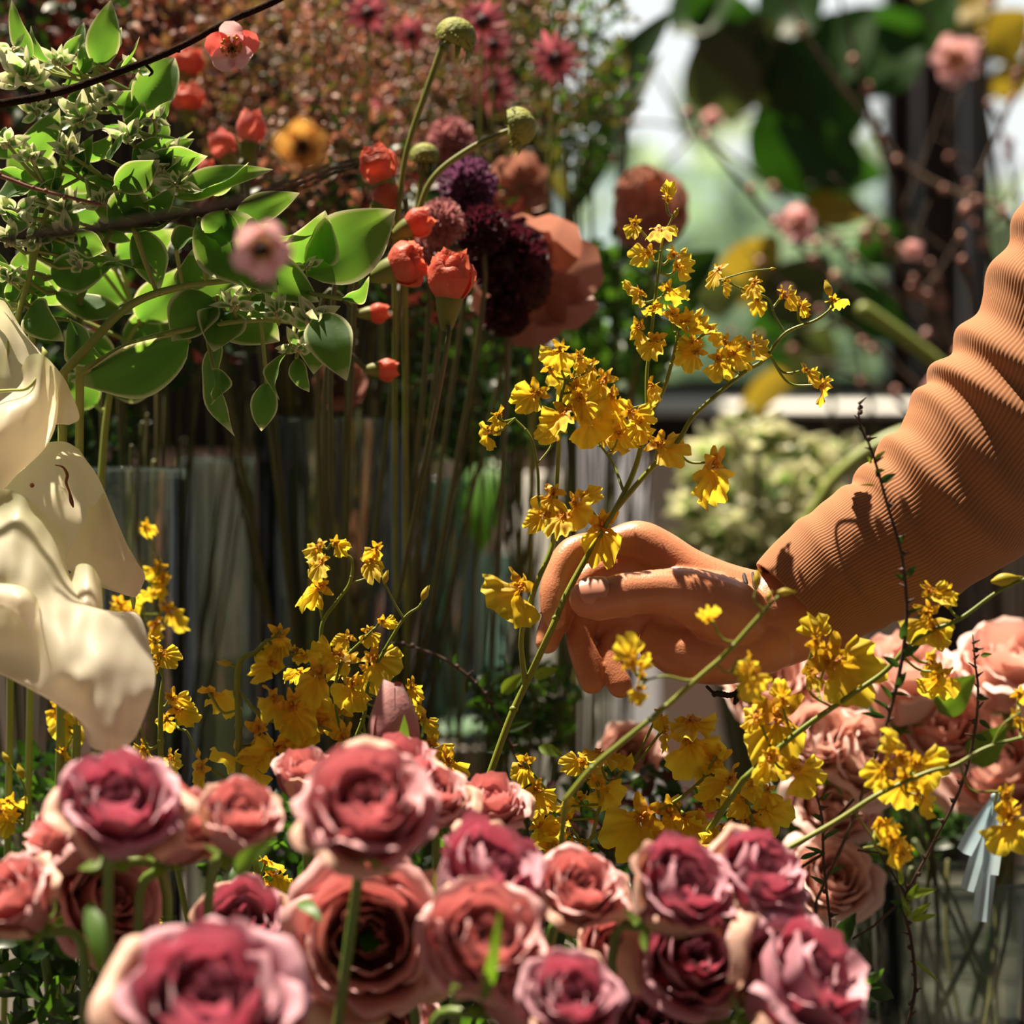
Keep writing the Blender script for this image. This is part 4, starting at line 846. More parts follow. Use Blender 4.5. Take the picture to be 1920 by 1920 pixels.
for a in [('soft coral carnation bud, upper of the two left ones beside the sunlit spurge', 468, 248, 58, 78, 5, .16, 0, M_coralp),
          ('soft coral carnation bud just left of and below the upper left bud', 418, 278, 54, 66, -25, .17, 0, M_coralp),
          ('smallest coral bud peeping over the sunlit spurge tip', 386, 322, 36, 44, 10, .17, 0, M_coralp),
          ('bright coral carnation bud beside the blurred yellow-pink blossom', 712, 316, 66, 84, -20, .10, .5),
          ('bright coral carnation bud directly under the topmost bright one', 722, 372, 58, 58, 30, .10, .2),
          ('bright coral bud pointing right against the pale scabious', 780, 418, 60, 60, 60, .08, 0),
          ('crumpled coral carnation touching the big bright spurge leaf tip', 757, 498, 82, 76, 70, .06, 1.),
          ('largest coral carnation with a tall folded peak, lowest of the bright ones', 845, 528, 82, 104, 5, .05, 1.),
          ('single coral bud pointing right below the spurge, alone above the tall vase', 722, 692, 46, 46, 88, .10, 0),
          ('orange-tipped green bud pointing right under the crumpled carnation', 706, 586, 40, 44, 85, .11, 0),
          ('dim coral carnation above the spurge at the upper left', 352, 190, 60, 60, 0, .24, .6),
          ('dim red carnation behind the branch blossom', 350, 120, 60, 60, 20, .26, .6)]:
    coral(*a)
# scabious pompoms
M_scab = {'pale': mat('pale_scabious', (.42, .20, .20), (.30, .13, .15), 60, .6, trans=(.6, .25, .25), tf=.3),
          'purple': mat('purple_scabious', (.17, .075, .13), (.10, .04, .075), 60, .6, trans=(.3, .1, .22), tf=.3),
          'wine': mat('wine_scabious', (.050, .012, .020), (.03, .008, .012), 60, .6, trans=(.15, .02, .04), tf=.2)}
def pompom(label, px, py, rpx, Y, kind, foot=720):
    c = P(px, py, Y); r = rpx*S(Y); end = Vector((P(foot, 0, .3).x, .31, TZ+.04)); root = empty('scabious_flower', end, label, 'scabious')
    m = MB(); R = random.Random(px+py); m.ball(c, r*.62, 14, 9)
    for k in range(190):
        z = 1-2*(k+.5)/190; a = k*2.39996; d = Vector((sqrt(1-z*z)*cos(a), sqrt(1-z*z)*sin(a), z))
        for j in range(2):
            e = (d+Vector((R.uniform(-.35, .35), R.uniform(-.35, .35), R.uniform(-.35, .35)))).normalized()
            m.leaf(c+d*r*.5, c+e*r*R.uniform(.9, 1.08), r*.17, face=Vector((R.uniform(-1, 1), -1, R.uniform(-1, 1))), fold=.3, wave=.3, nu=2, nv=3, w=lambda t: .4+.6*t)
    m.build('florets', M_scab[kind], root)
    m = MB(); m.tube([Vector(t) for t in cr([tuple(c), tuple(c+Vector((0, .01, -.05))), tuple(c.lerp(end, .5)), tuple(end)], 6)], .0014, 8); m.build('stem', M_stc, root)
pompom('pale pink-rimmed scabious between the coral buds', 826, 418, 46, .12, 'pale')
pompom('dusky pink scabious half hidden under the pale one', 800, 470, 42, .14, 'pale')
pompom('purple scabious, highest of the dark round heads', 876, 348, 56, .16, 'purple')
pompom('dark wine scabious under the purple one', 902, 432, 50, .14, 'wine')
pompom('wine-red round head beside the dusty pink blossom', 960, 440, 44, .2, 'wine')
pompom('pale brown-pink scabious under the upper green seed head', 846, 262, 44, .24, 'pale')
# green seed heads: domed cap on a long stem
M_seed = mat('seed_head_green', (.16, .19, .03), (.26, .26, .05), 120, .7, bump=.6, bscale=500)
def seed_head(label, px, py, w_, ang, Y, stem):
    c = P(px, py, Y); s = S(Y); ax = Vector((sin(radians(ang)), -.15, cos(radians(ang)))).normalized(); rot = Vector((0, 0, 1)).rotation_difference(ax).to_matrix(); r = w_*.5*s
    q = cr(stem, 8); end = Vector((P(stem[-1][0], 0, .3).x, .32, TZ+.05)); root = empty('seed_head', end, label, 'seed head')
    m = MB(); m.grid(lambda u, v: c+rot @ Vector((cos(2*pi*u)*r*sin(v*pi*.62)*(1+.05*sin(40*u)), sin(2*pi*u)*r*sin(v*pi*.62), r*.95*cos(v*pi*.62)-r*.2)), 36, 14, closed=True)
    R = random.Random(px)
    for k in range(60):
        a = k*2.4; v = R.uniform(.45, .64)*pi; d = rot @ Vector((cos(a)*sin(v), sin(a)*sin(v), .95*cos(v)-.2)); m.leaf(c+d*r*.95, c+d*r*1.12-ax*r*.1, r*.09, nu=2, nv=3)
    m.build('cap', M_seed, root)
    m = MB()
    for k in range(9):
        a = k*.7; d = rot @ Vector((cos(a)*.75, sin(a)*.75, -.5)); m.leaf(c+d*r*.4, c+d*r*1.1-Vector((0, 0, r*.8)), r*.3, face=(cos(a), -.6, 0), bend=.2, nu=3, nv=5)
    m.build('sepals', M_cal, root)
    m = MB(); m.tube([c-ax*r*.2]+[P(a, b, Y) for a, b, r_ in q]+[end], [3.5*s]+[r_*s for *_, r_ in q]+[4*s], 8); m.build('stem', M_cal, root)
seed_head('tall green domed seed head, highest of the three', 858, 62, 76, 25, .09, [(828, 90, 6), (800, 170, 6), (772, 250, 5.5), (756, 320, 5.5), (740, 460, 5)])
seed_head('green curved seed head with a white speck, facing right', 978, 236, 72, 78, .09, [(940, 250, 5.5), (880, 280, 6), (820, 325, 6), (790, 380, 5.5), (760, 500, 5)])
seed_head('small round green seed head low between the two tall stems', 796, 288, 54, 0, .14, [(792, 320, 5), (780, 400, 5), (760, 500, 5)])
# big dusty anemone-like bloom and another behind it
M_dusty = mat('dusty_pink_petal_large', (.42, .20, .155), (.35, .15, .12), 20, .55, trans=(.6, .26, .18), tf=.35, bump=.2, bscale=60)
M_wine = mat('wine_centre', (.028, .007, .010), (.05, .012, .016), 90, .7)
def big_bloom(label, px, py, rpx, Y, n, dark, roll=0, foot=980, elev=-.3):
    c = P(px, py, Y); r = rpx*S(Y); end = Vector((P(foot, 0, .4).x, max(Y, .3), TZ+.02)); root = empty('dusty_pink_flower', end, label, 'flower'); R = random.Random(px)
    for k in range(n):
        a = radians(roll)+k*2*pi/n*(1 if k < 9 else 1); d = Vector((cos(a), elev+R.uniform(-.25, .35), sin(a))).normalized(); t = MB()
        t.leaf(c+d*r*.05, c+d*r*R.uniform(.85, 1.1), r*1.0, face=Vector((R.uniform(-.3, .3), -1, R.uniform(-.2, .4))), bend=-.22, fold=.25, wave=.12, nu=10, nv=12, w=lambda t_: sin(pi*min(1, .1+t_*.82))**.55, ph=k)
        t.build('petal', M_dusty, root)
    if dark:
        t = MB()
        for k in range(34):
            a = k*2.4; e = c+Vector((cos(a)*sqrt(k/34)*.34*r-.16*r, -.16*r-R.random()*.1*r, sin(a)*sqrt(k/34)*.34*r-.05*r)); t.ball(e, r*R.uniform(.10, .17), 8, 6, rough=.4, seed=k)
        t.build('dark_centre', M_wine, root)
    m = MB(); m.tube([Vector(t) for t in cr([tuple(c), tuple(c+Vector((0, .02, -.06))), tuple(end)], 8)], .0018, 8); m.build('stem', M_cal, root)
big_bloom('large dusty pink bloom with a wine-black heart left of the orchid top', 1000, 522, 128, .20, 7, True, 12)
pompom('ragged wine-dark head lying over the upper left of the large dusty pink bloom', 955, 488, 74, .17, 'wine', 900)
pompom('small dark head at the lower left of the large dusty pink bloom', 948, 586, 46, .17, 'wine', 900)
big_bloom('blurred dusty pink bloom higher up, right behind the orchid top', 1215, 400, 98, .42, 5, False, 40, elev=-.95)
big_bloom('small blurred orange-pink bloom above the dusty pink one', 975, 350, 62, .34, 6, False, 20)
big_bloom('deep wine blurred bloom under the spurge leaves', 640, 720, 60, .26, 6, True, 10, 620)

# ---------------------------------------------------------------- bunches of fine filler: stems, needles and tiny florets
def bunch(name, label, cat, Y, cx, cy, rx, ry, n, lw, mats, foot, fl=0, fs=6, fm=None, thick=.03, group=None, asp=3.2, nst=16):
    end = Vector((P(foot, 0, Y).x, Y, TZ+.02)); root = empty(name, end, label, cat, group); R = random.Random(cx*3+cy); s = S(Y)
    st = MB(); lf = MB(); ff = MB(); tips = []
    for k in range(nst):
        a = R.uniform(0, 6.28); q = sqrt(R.random()); e = P(cx+rx*q*cos(a), cy+ry*q*sin(a), Y+R.uniform(-1, 1)*thick); mid = end.lerp(e, .6)+Vector((R.uniform(-.01, .01), 0, 0))
        pts = [Vector(t) for t in cr([tuple(end), tuple(mid), tuple(e)], 6)]; st.tube(pts, [2.6*s]*7+[2*s]*6 if len(pts) == 13 else 2.2*s, 6); tips.append(pts)
    for k in range(n):
        a = R.uniform(0, 6.28); q = sqrt(R.random()); c = P(cx+rx*q*cos(a), cy+ry*q*sin(a), Y+R.uniform(-1, 1)*thick)
        d = Vector((R.uniform(-1, 1), R.uniform(-.7, .7), R.uniform(-.5, 1))).normalized(); L_ = lw*s*R.uniform(.6, 1.3)
        lf.leaf(c, c+d*L_*asp*.5, L_*.8, face=Vector((R.uniform(-1, 1), -1, R.uniform(-1, 1))), bend=.1, fold=.2, nu=2, nv=4, mi=k % len(mats))
    for k in range(fl):
        a = R.uniform(0, 6.28); q = sqrt(R.random()); c = P(cx+rx*q*cos(a), cy+ry*q*sin(a), Y+R.uniform(-1.2, 1)*thick); ff.ball(c, fs*s*R.uniform(.5, 1), 6, 4, rough=.4, seed=k)
    st.build('stems', M_sdark, root); lf.build('foliage', mats, root)['kind'] = 'stuff'
    if fl: ff.build('florets', fm, root)['kind'] = 'stuff'
    return root
M_sdark = mat('dark_stem', (.05, .06, .015), (.08, .07, .02), 30, .5)
def lm(nm, c, t, tf=.35, r=.4): return mat(nm, c, tuple(min(1, x*1.7) for x in c), 8, r, trans=t, tf=tf)
L_dark = lm('dark_leaf', (.012, .030, .010), (.05, .14, .01), .25); L_mid = lm('mid_leaf', (.035, .08, .018), (.14, .34, .02)); L_brown = lm('brown_needle', (.09, .055, .025), (.30, .16, .05), .3, .5)
L_olive = lm('olive_needle', (.06, .06, .018), (.22, .20, .03), .3, .5); L_rust = lm('rusty_floret', (.22, .085, .05), (.5, .18, .1), .35, .5); L_pink = lm('pink_floret', (.34, .15, .12), (.7, .3, .22), .35, .5)
L_wine = lm('wine_leaf', (.045, .012, .010), (.2, .03, .02), .25, .5)
M_flp = mat('waxy_pink_floret', (.40, .17, .14), (.55, .32, .22), 30, .35)
for a in [('burgundy leaf bunch, the dark mass in the top left corner', .36, 60, 60, 170, 200, 420, 30, [L_wine, L_dark], 60, 0),
          ('burgundy and rust bunch behind the branch blossom', .34, 300, 60, 150, 170, 520, 22, [L_wine, L_rust, L_brown], 300, 130),
          ('brown waxflower bunch right of the branch blossom', .36, 520, 150, 170, 190, 1100, 13, [L_brown, L_olive, L_rust, L_brown], 560, 260),
          ('pinkish brown waxflower bunch behind the tall green seed head', .40, 720, 110, 180, 200, 1200, 12, [L_brown, L_rust, L_olive, L_pink], 640, 300),
          ('olive-brown feathery bunch at the top centre', .44, 930, 110, 180, 190, 1100, 12, [L_brown, L_olive, L_olive], 1020, 200),
          ('olive feathery bunch left of the bright window gap', .46, 1090, 130, 110, 210, 700, 14, [L_olive, L_mid, L_dark], 1090, 40),
          ('shaded rust bunch behind the coral carnations', .32, 620, 330, 170, 150, 700, 14, [L_rust, L_brown, L_dark], 620, 120),
          ('dark shaded leaf bunch behind the scabious heads', .30, 830, 480, 190, 150, 520, 24, [L_dark, L_wine, L_dark], 700, 20),
          ('dark leafy bunch under the large dusty pink bloom', .36, 900, 720, 190, 150, 420, 30, [L_dark, L_dark, L_mid], 880, 0),
          ('dark leafy bunch behind the orchid top', .50, 1160, 590, 120, 150, 260, 34, [L_dark, L_mid], 1140, 0),
          ('dark leafy bunch behind the spurge', .28, 330, 520, 220, 190, 520, 30, [L_dark, L_dark, L_wine], 300, 0),
          ('shaded dark bunch deep behind the lilies', .30, 60, 760, 180, 260, 520, 34, [L_dark, L_dark], 60, 0),
          ('small dark leafy bunch with bright sprigs behind the lower end of the held stem', .26, 985, 1330, 100, 90, 190, 26, [L_dark, L_mid, L_mid, L_dark], 985, 0),
          ('dark leafy bunch at the lower left behind the roses', .16, 120, 1560, 200, 150, 420, 28, [L_dark, L_dark, L_mid], 120, 0),
          ('dark leafy bunch low behind the centre roses', .14, 620, 1640, 240, 150, 420, 28, [L_dark, L_dark, L_mid], 620, 0),
          ('dark leafy bunch low behind the low yellow drift', .18, 1200, 1560, 240, 130, 420, 28, [L_dark, L_dark, L_wine], 1200, 0),
          ('dark leafy bunch behind the peach roses', .30, 1650, 1470, 230, 150, 420, 30, [L_dark, L_dark, L_mid], 1650, 0)]:
    bunch('filler_bunch', a[0], 'foliage', a[1], a[2], a[3], a[4], a[5], a[6], a[7], a[8], a[9], fl=a[10], fs=6, fm=M_flp, thick=.05)
# low front leaves beneath the roses
for i, (x, y, rx, ry, lab) in enumerate([(150, 1830, 220, 110, 'green rose leaves below the left front roses'), (560, 1860, 200, 90, 'green rose leaves between the wide dusty rose and the near mauve rose'), (1000, 1840, 260, 110, 'rose leaves in shadow below the centre roses'), (1400, 1850, 240, 110, 'rose leaves in shadow below the purple roses')]):
    y_ = -.06
    r_ = bunch('rose_foliage', lab, 'foliage', y_, x, y, rx, ry, 150, 44, [L_dark, L_dark, L_mid], x, thick=.03, nst=6)
# star flowers, blurred
M_star = mat('star_pink', (.42, .13, .15), (.50, .20, .22), 40, .5, trans=(.8, .2, .25), tf=.4)
def star(label, px, py, rpx, Y, roll=0, foot=800):
    c = P(px, py, Y); r = rpx*S(Y); end = Vector((P(foot, 0, Y).x, Y, TZ+.03)); root = empty('star_flower', end, label, 'flower'); R = random.Random(px)
    m = MB()
    for k in range(14):
        a = radians(roll)+k*2*pi/14; d = Vector((cos(a), R.uniform(-.5, .2), sin(a))).normalized(); m.leaf(c+d*r*.1, c+d*r*R.uniform(.8, 1.1), r*.34, face=(0, -1, .2), bend=-.1, fold=.25, nu=3, nv=6)
    m.build('petals', M_star, root); t = MB(); t.ball(c+Vector((0, -r*.12, 0)), r*.26, 10, 7, rough=.3); t.build('dark_centre', M_wine, root)
    m = MB(); m.tube([c, c.lerp(end, .5)+Vector((.01, .01, 0)), end], .0012, 6); m.build('stem', M_cal, root)
for a in [('pink star flower near the top, just right of the branch tip', 690, 26, 50, .30, 0, 640), ('pink star flower above the tall seed head', 905, 40, 54, .30, 20, 800), ('pink star flower farthest right, with a dark eye', 1040, 112, 58, .32, 10, 900),
          ('pink star flower right beside the tall seed head', 925, 84, 44, .34, 0, 820), ('dim star flower above the curved seed head', 925, 165, 56, .36, 30, 820), ('dim star flower left of the tall seed head', 770, 66, 40, .36, 30, 720),
          ('pale pink blurred star flower above the coral buds', 600, 205, 46, .40, 30, 640), ('pale blurred star flower between bunch and seed head stem', 715, 225, 46, .40, 10, 660)]:
    star(*a)
# ================================================================ vases
def glass(name, tint, rough=.02, ior=1.35, base=.06):
    m = bpy.data.materials.new(name); m.use_nodes = True; N = m.node_tree.nodes; L = m.node_tree.links
    t = N.new('ShaderNodeBsdfTransparent'); g = N.new('ShaderNodeBsdfGlossy'); g.inputs['Roughness'].default_value = rough
    lw = N.new('ShaderNodeLayerWeight'); lw.inputs[0].default_value = .35
    mx = N.new('ShaderNodeMix'); mx.data_type = 'RGBA'; mx.inputs[6].default_value = (*tint, 1); mx.inputs[7].default_value = tuple([c*.45 for c in tint])+(1,)
    L.new(lw.outputs['Facing'], mx.inputs[0]); L.new(mx.outputs[2], t.inputs[0])
    f = N.new('ShaderNodeFresnel'); f.inputs[0].default_value = ior; a = N.new('ShaderNodeMath'); a.operation = 'ADD'; a.inputs[1].default_value = base; L.new(f.outputs[0], a.inputs[0])
    df = N.new('ShaderNodeBsdfTranslucent'); df.inputs[0].default_value = (.55, .66, .60, 1); pw = N.new('ShaderNodeMath'); pw.operation = 'POWER'; pw.inputs[1].default_value = 2.2; L.new(lw.outputs['Facing'], pw.inputs[0])  # pale rim at grazing angles painted in place of missing reflections
    pm = N.new('ShaderNodeMath'); pm.operation = 'MULTIPLY_ADD'; pm.inputs[1].default_value = .45; pm.inputs[2].default_value = .03; L.new(pw.outputs[0], pm.inputs[0]); m0 = N.new('ShaderNodeMixShader'); L.new(pm.outputs[0], m0.inputs[0]); L.new(t.outputs[0], m0.inputs[1]); L.new(df.outputs[0], m0.inputs[2]); t = m0
    ms = N.new('ShaderNodeMixShader'); L.new(a.outputs[0], ms.inputs[0]); L.new(t.outputs[0], ms.inputs[1]); L.new(g.outputs[0], ms.inputs[2]); L.new(ms.outputs[0], N['Material Output'].inputs[0])
    return m
M_glass = glass('vase_glass', (.88, .93, .90)); M_aqua = glass('aqua_glass', (.62, .82, .78), .05, 1.4, .12); M_water = glass('water', (.78, .80, .68), .0, 1.2, .02)
def vase(label, cx, ytop, rpx, Y, rb=None, m_=None, water=.7, stems=0, sm=None, spread=1.0, h0=None, name='glass_vase', sl=0):
    s = S(Y); c = P(cx, ytop, Y); z0 = h0 or TZ+.001; root = empty(name, Vector((c.x, Y, z0)), label, 'vase'); r1 = rpx*s; r0 = (rb or rpx)*s
    rr = lambda v: r0+(r1-r0)*v
    m = MB(); H = c.z-z0
    m.grid(lambda u, v: Vector((c.x+cos(2*pi*u)*rr(v), Y+sin(2*pi*u)*rr(v), z0+H*v)), 48, 6, closed=True)
    m.grid(lambda u, v: Vector((c.x+cos(2*pi*u)*(rr(1-v)-.0025), Y+sin(2*pi*u)*(rr(1-v)-.0025), c.z-(H-.008)*v)), 48, 6, closed=True)
    m.grid(lambda u, v: Vector((c.x+cos(2*pi*u)*(rr(0)-.0025)*(1-v), Y+sin(2*pi*u)*(rr(0)-.0025)*(1-v), z0+.008)), 48, 2, closed=True)
    m.grid(lambda u, v: Vector((c.x+cos(2*pi*u)*(rr(1)-.0012+.0013*cos(2*pi*v)), Y+sin(2*pi*u)*(rr(1)-.0012+.0013*cos(2*pi*v)), c.z+.0013*sin(2*pi*v))), 48, 6, closed=True)
    m.build('vessel', m_ or M_glass, root)
    if water:
        m = MB(); m.grid(lambda u, v: Vector((c.x+cos(2*pi*u)*(rr(v*water)-.004), Y+sin(2*pi*u)*(rr(v*water)-.004), z0+.01+(H-.01)*v*water)), 40, 3, closed=True)
        m.grid(lambda u, v: Vector((c.x+cos(2*pi*u)*(rr(water)-.004)*(1-v), Y+sin(2*pi*u)*(rr(water)-.004)*(1-v), z0+.01+(H-.01)*water)), 40, 2, closed=True); m.build('water', M_water, root)
    if stems:
        R = random.Random(cx); st = empty('cut_stems', Vector((c.x, Y, z0+.01)), 'cut stems standing in the '+label.split(',')[0], 'stems')
        for k in range(stems):
            a = R.uniform(0, 6.28); q = sqrt(R.random())*.86*r0; b = Vector((c.x+cos(a)*q, Y+sin(a)*q, z0+.01)); a2 = a+R.uniform(.3, 2); q2 = sqrt(R.random())*.9*r1
            e = Vector((c.x+cos(a2)*q2*spread+sl*r1, Y+sin(a2)*q2, c.z+R.uniform(-.01, .06))); mid = b.lerp(e, .5)+Vector((R.uniform(-.006, .006), 0, 0))
            m = MB(); m.tube([Vector(t) for t in cr([tuple(b), tuple(mid), tuple(e)], 5)], R.uniform(2.5, 6)*s, 6); m.build('stem', (sm or [M_sdark])[k % len(sm or [0])], st)
M_st2 = mat('olive_stem', (.10, .11, .03), (.14, .12, .04), 12, .5); M_st3 = mat('brown_stem', (.09, .05, .025), (.05, .03, .018), 12, .6); M_st4 = mat('pale_stem', (.24, .28, .14), (.20, .22, .10), 12, .5)
vase('left clear glass vase behind the lilies', 258, 880, 92, .20, 80, stems=16, sm=[M_sdark, M_sdark, M_st2])
vase('tall clear glass vase packed with stems, behind the low orchids', 628, 790, 152, .31, 140, stems=52, sm=[M_sdark, M_st2, M_st3, M_st3, M_sdark, M_st4])
vase('clear vase holding three crossing dark stems, between the left vase and the tall one', 412, 862, 78, .46, 66, water=.6, stems=4, sm=[M_sdark], spread=1.1)
vase('small pale aqua glass jar right of the tall vase', 838, 900, 62, .55, 56, M_aqua, water=.5, stems=5, sm=[M_st2])
vase('second aqua jar beneath the hanging green leaf', 905, 1040, 66, .72, 66, M_aqua, water=.4)
vase('broad clear glass vase at the lower right edge', 1800, 1640, 170, .20, 150, water=0, stems=14, sm=[M_st2, M_st4, M_sdark])
vase('clear glass cylinder beside the broad right vase, behind the purple roses', 1640, 1700, 60, .34, 56, water=0, stems=6, sm=[M_sdark, M_st2])
# white ceramic; translucency added so the unlit fronts look bright
M_cer = mat('translucent_ceramic', (.84, .84, .86), (.80, .80, .84), 5, .25, trans=(.92, .92, .96), tf=.6); M_cer2 = mat('warm_translucent_ceramic', (.86, .85, .82), (.80, .79, .76), 6, .3, trans=(.95, .93, .9), tf=.6)
def lathe(name, label, cat, cx, Y, prof, m_, z0=None):
    """prof: (y px, radius px) from bottom to top"""
    s = S(Y); pr = cr([(P(0, y, Y).z, r*s) for y, r in prof], 6); x = P(cx, 0, Y).x; root = empty(name, Vector((x, Y, pr[0][0])), label, cat)
    m = MB(); n = len(pr)-1; m.grid(lambda u, v: Vector((x+cos(2*pi*u)*pr[round(v*n)][1], Y+sin(2*pi*u)*pr[round(v*n)][1], pr[round(v*n)][0])), 40, n, closed=True)
    m.grid(lambda u, v: Vector((x+cos(2*pi*u)*(pr[n][1]-.003)*(1-.05*v), Y+sin(2*pi*u)*(pr[n][1]-.003)*(1-.05*v), pr[n][0]-.08*v)), 40, 3, closed=True)
    m.build('body', m_, root); m = MB(); s2 = pr[n][1]; z2 = pr[n][0]
    m.grid(lambda u, v: Vector((x+cos(2*pi*u)*(s2-.0015+.002*cos(2*pi*v)), Y+sin(2*pi*u)*(s2-.0015+.002*cos(2*pi*v)), z2+.002*sin(2*pi*v))), 40, 6, closed=True); m.build('rim', m_, root); return root
yt = lambda Y: 960-(TZ+.001-ZC)/S(Y)
lathe('white_vase', 'white vase standing behind the held orchid, left of the fingers', 'vase', 1030, .74, [(yt(.74), 104), (1420, 122), (1280, 122), (1160, 108), (1040, 84), (930, 58), (890, 52)], M_cer2)
lathe('white_vase', 'lavender-white cylinder vase further back, directly behind the orchid stems', 'vase', 1130, .90, [(yt(.90), 112), (1300, 106), (1100, 94), (900, 80), (770, 66)], M_cer)
M_terra = mat('grey_clay', (.30, .26, .23), (.22, .19, .17), 20, .8)
lathe('clay_pot', 'small grey clay pot holding the pale succulent', 'pot', 868, .50, [(yt(.50), 40), (1540, 44), (1450, 52), (1400, 58)], M_terra)
M_succ = mat('pale_succulent', (.36, .48, .38), (.50, .60, .50), 60, .5, trans=(.3, .5, .3), tf=.2)
su = empty('succulent', P(868, 1398, .50), 'pale blue-green succulent rosette in the clay pot', 'succulent'); m = MB()
for k in range(34):
    a = k*2.4; el = .25+.9*(1-k/34); d = Vector((cos(a)*sin(el+.3), sin(a)*sin(el+.3), cos(el+.3)*.8+.1)); c = P(868, 1375, .50); m.leaf(c, c+d*S(.5)*(64-.8*k), 30*S(.5), face=Vector((-d.x, -d.y, 1.2)), bend=-.15, fold=.2, nu=4, nv=6)
m.build('leaves', M_succ, su)
# ================================================================ big dark leaves, upper right
L_mag = mat('magnolia_leaf', (.018, .048, .012), (.030, .075, .018), 12, .32, trans=(.05, .18, .01), tf=.3, bump=.1, bscale=30)
L_yel = mat('yellowing_leaf', (.36, .24, .03), (.20, .18, .03), 14, .4, trans=(.6, .42, .03), tf=.35)
L_gry = mat('olive_back_leaf', (.10, .115, .05), (.07, .085, .035), 14, .5, trans=(.12, .16, .03), tf=.25)
L_br = mat('bright_leaf', (.04, .16, .02), (.09, .26, .02), 10, .4, trans=(.25, .62, .03), tf=.45)
def leafy(label, Y, stem, leaves, cat='branch', name='leafy_branch', r=5, tail=None):
    q = cr([(a, b) for a, b in stem], 8); pp = [P(a, b, Y) for a, b in q]; base = tail or Vector((pp[0].x, Y, TZ+.002 if Y < .95 else .002))
    root = empty(name, base, label, cat); m = MB(); m.tube([base]+pp, r*S(Y), 8); R = random.Random(len(label))
    for (bx, by, tx, ty, wd, mt) in leaves:
        dy = R.uniform(-.05, .05); A_ = P(bx, by, Y+dy*.4); B_ = P(tx, ty, Y+dy); l = MB(); ax = (B_-A_).normalized()
        l.leaf(A_, B_, wd*S(Y)*1.1, face=Matrix.Rotation(R.uniform(-.5, .5), 3, ax) @ Vector((0, -1, .2)), bend=R.uniform(-.1, .12), fold=.15, wave=.06, nu=8, nv=14); l.build('leaf', mt, root)
        near = min(pp, key=lambda p: (p-A_).length); m.tube([near, A_], .0015, 6)
    m.build('stem', M_sdark, root)
leafy('magnolia branch with large dark green leaves at the top right', .95, [(1560, 700), (1540, 500), (1500, 300), (1440, 130), (1400, 20)],
 [(1440, 170, 1370, 10, 150, L_gry), (1370, 230, 1330, 40, 150, L_gry), (1480, 210, 1420, 60, 130, L_gry), (1480, 240, 1560, 20, 150, L_mag), (1420, 200, 1600, 380, 190, L_mag), (1420, 130, 1290, -40, 140, L_mag), (1500, 150, 1640, 10, 150, L_mag), (1590, 180, 1720, 40, 170, L_mag), (1600, 260, 1480, 100, 160, L_mag), (1620, 330, 1450, 230, 130, L_mag), (1440, 60, 1540, -60, 140, L_mag), (1260, 60, 1400, -60, 130, L_mag), (1490, 300, 1660, 330, 100, L_mag)])
leafy('dark leafy branch at the very top right with orange-brown tinted leaves', 1.0, [(1900, 700), (1880, 400), (1840, 150), (1800, -30)],
 [(1840, 100, 1930, 20, 110, L_yel), (1800, 60, 1720, -30, 120, L_yel), (1700, 120, 1640, 10, 130, L_mag), (1720, 90, 1800, -20, 120, L_mag), (1860, 180, 1940, 110, 70, L_yel), (1780, 30, 1900, -40, 80, L_yel)])
leafy('branch with large yellowing leaves in the middle right', .90, [(1640, 800), (1600, 600), (1580, 450)],
 [(1500, 400, 1640, 400, 90, L_yel), (1360, 560, 1460, 440, 120, L_yel), (1440, 600, 1560, 480, 130, L_gry), (1400, 640, 1530, 600, 120, L_mag), (1300, 560, 1400, 540, 90, L_gry), (1560, 540, 1700, 640, 110, L_mag), (1560, 620, 1440, 740, 110, L_gry), (1480, 690, 1380, 790, 60, L_yel), (1600, 470, 1720, 440, 90, L_mag)])
leafy('narrow bright green stem fork at the window left edge', .62, [(1075, 800), (1068, 560), (1070, 400), (1050, 340), (1010, 260)], [(1070, 400, 1015, 250, 26, L_br), (1070, 420, 1110, 230, 30, L_mid), (1075, 400, 1180, 180, 36, L_dark), (1060, 380, 1040, 180, 34, L_olive), (1100, 330, 1240, 100, 60, L_dark), (1080, 250, 1180, 60, 70, L_olive), (1150, 160, 1260, 20, 70, L_dark)], r=13)
leafy('branch holding one hanging bright green leaf left of the white vase', .56, [(880, 1350), (868, 1100), (880, 900), (905, 850)], [(915, 860, 905, 1040, 84, L_br), (890, 850, 872, 990, 66, L_dark), (860, 860, 800, 820, 40, L_mid), (905, 850, 960, 800, 50, L_dark), (880, 900, 968, 960, 50, L_dark)], r=4)
leafy('thin curved green stems with a small seed tuft hanging over the tall vase rim', .27, [(790, 1100), (780, 840), (770, 740), (800, 712), (850, 706), (885, 728), (900, 760)], [(775, 780, 810, 800, 24, L_olive), (780, 770, 765, 812, 24, L_olive), (770, 780, 796, 812, 20, L_olive)], r=5)
leafy('dark green leafy stem right of the dusty pink bloom', .60, [(1180, 900), (1190, 700), (1220, 520)], [(1220, 560, 1350, 470, 90, L_dark), (1200, 600, 1140, 470, 110, L_mag), (1190, 660, 1270, 590, 80, L_mag), (1180, 700, 1090, 640, 80, L_mag), (1200, 740, 1130, 700, 80, L_dark), (1210, 640, 1330, 640, 80, L_mag), (1160, 560, 1120, 480, 90, L_dark)], r=5)
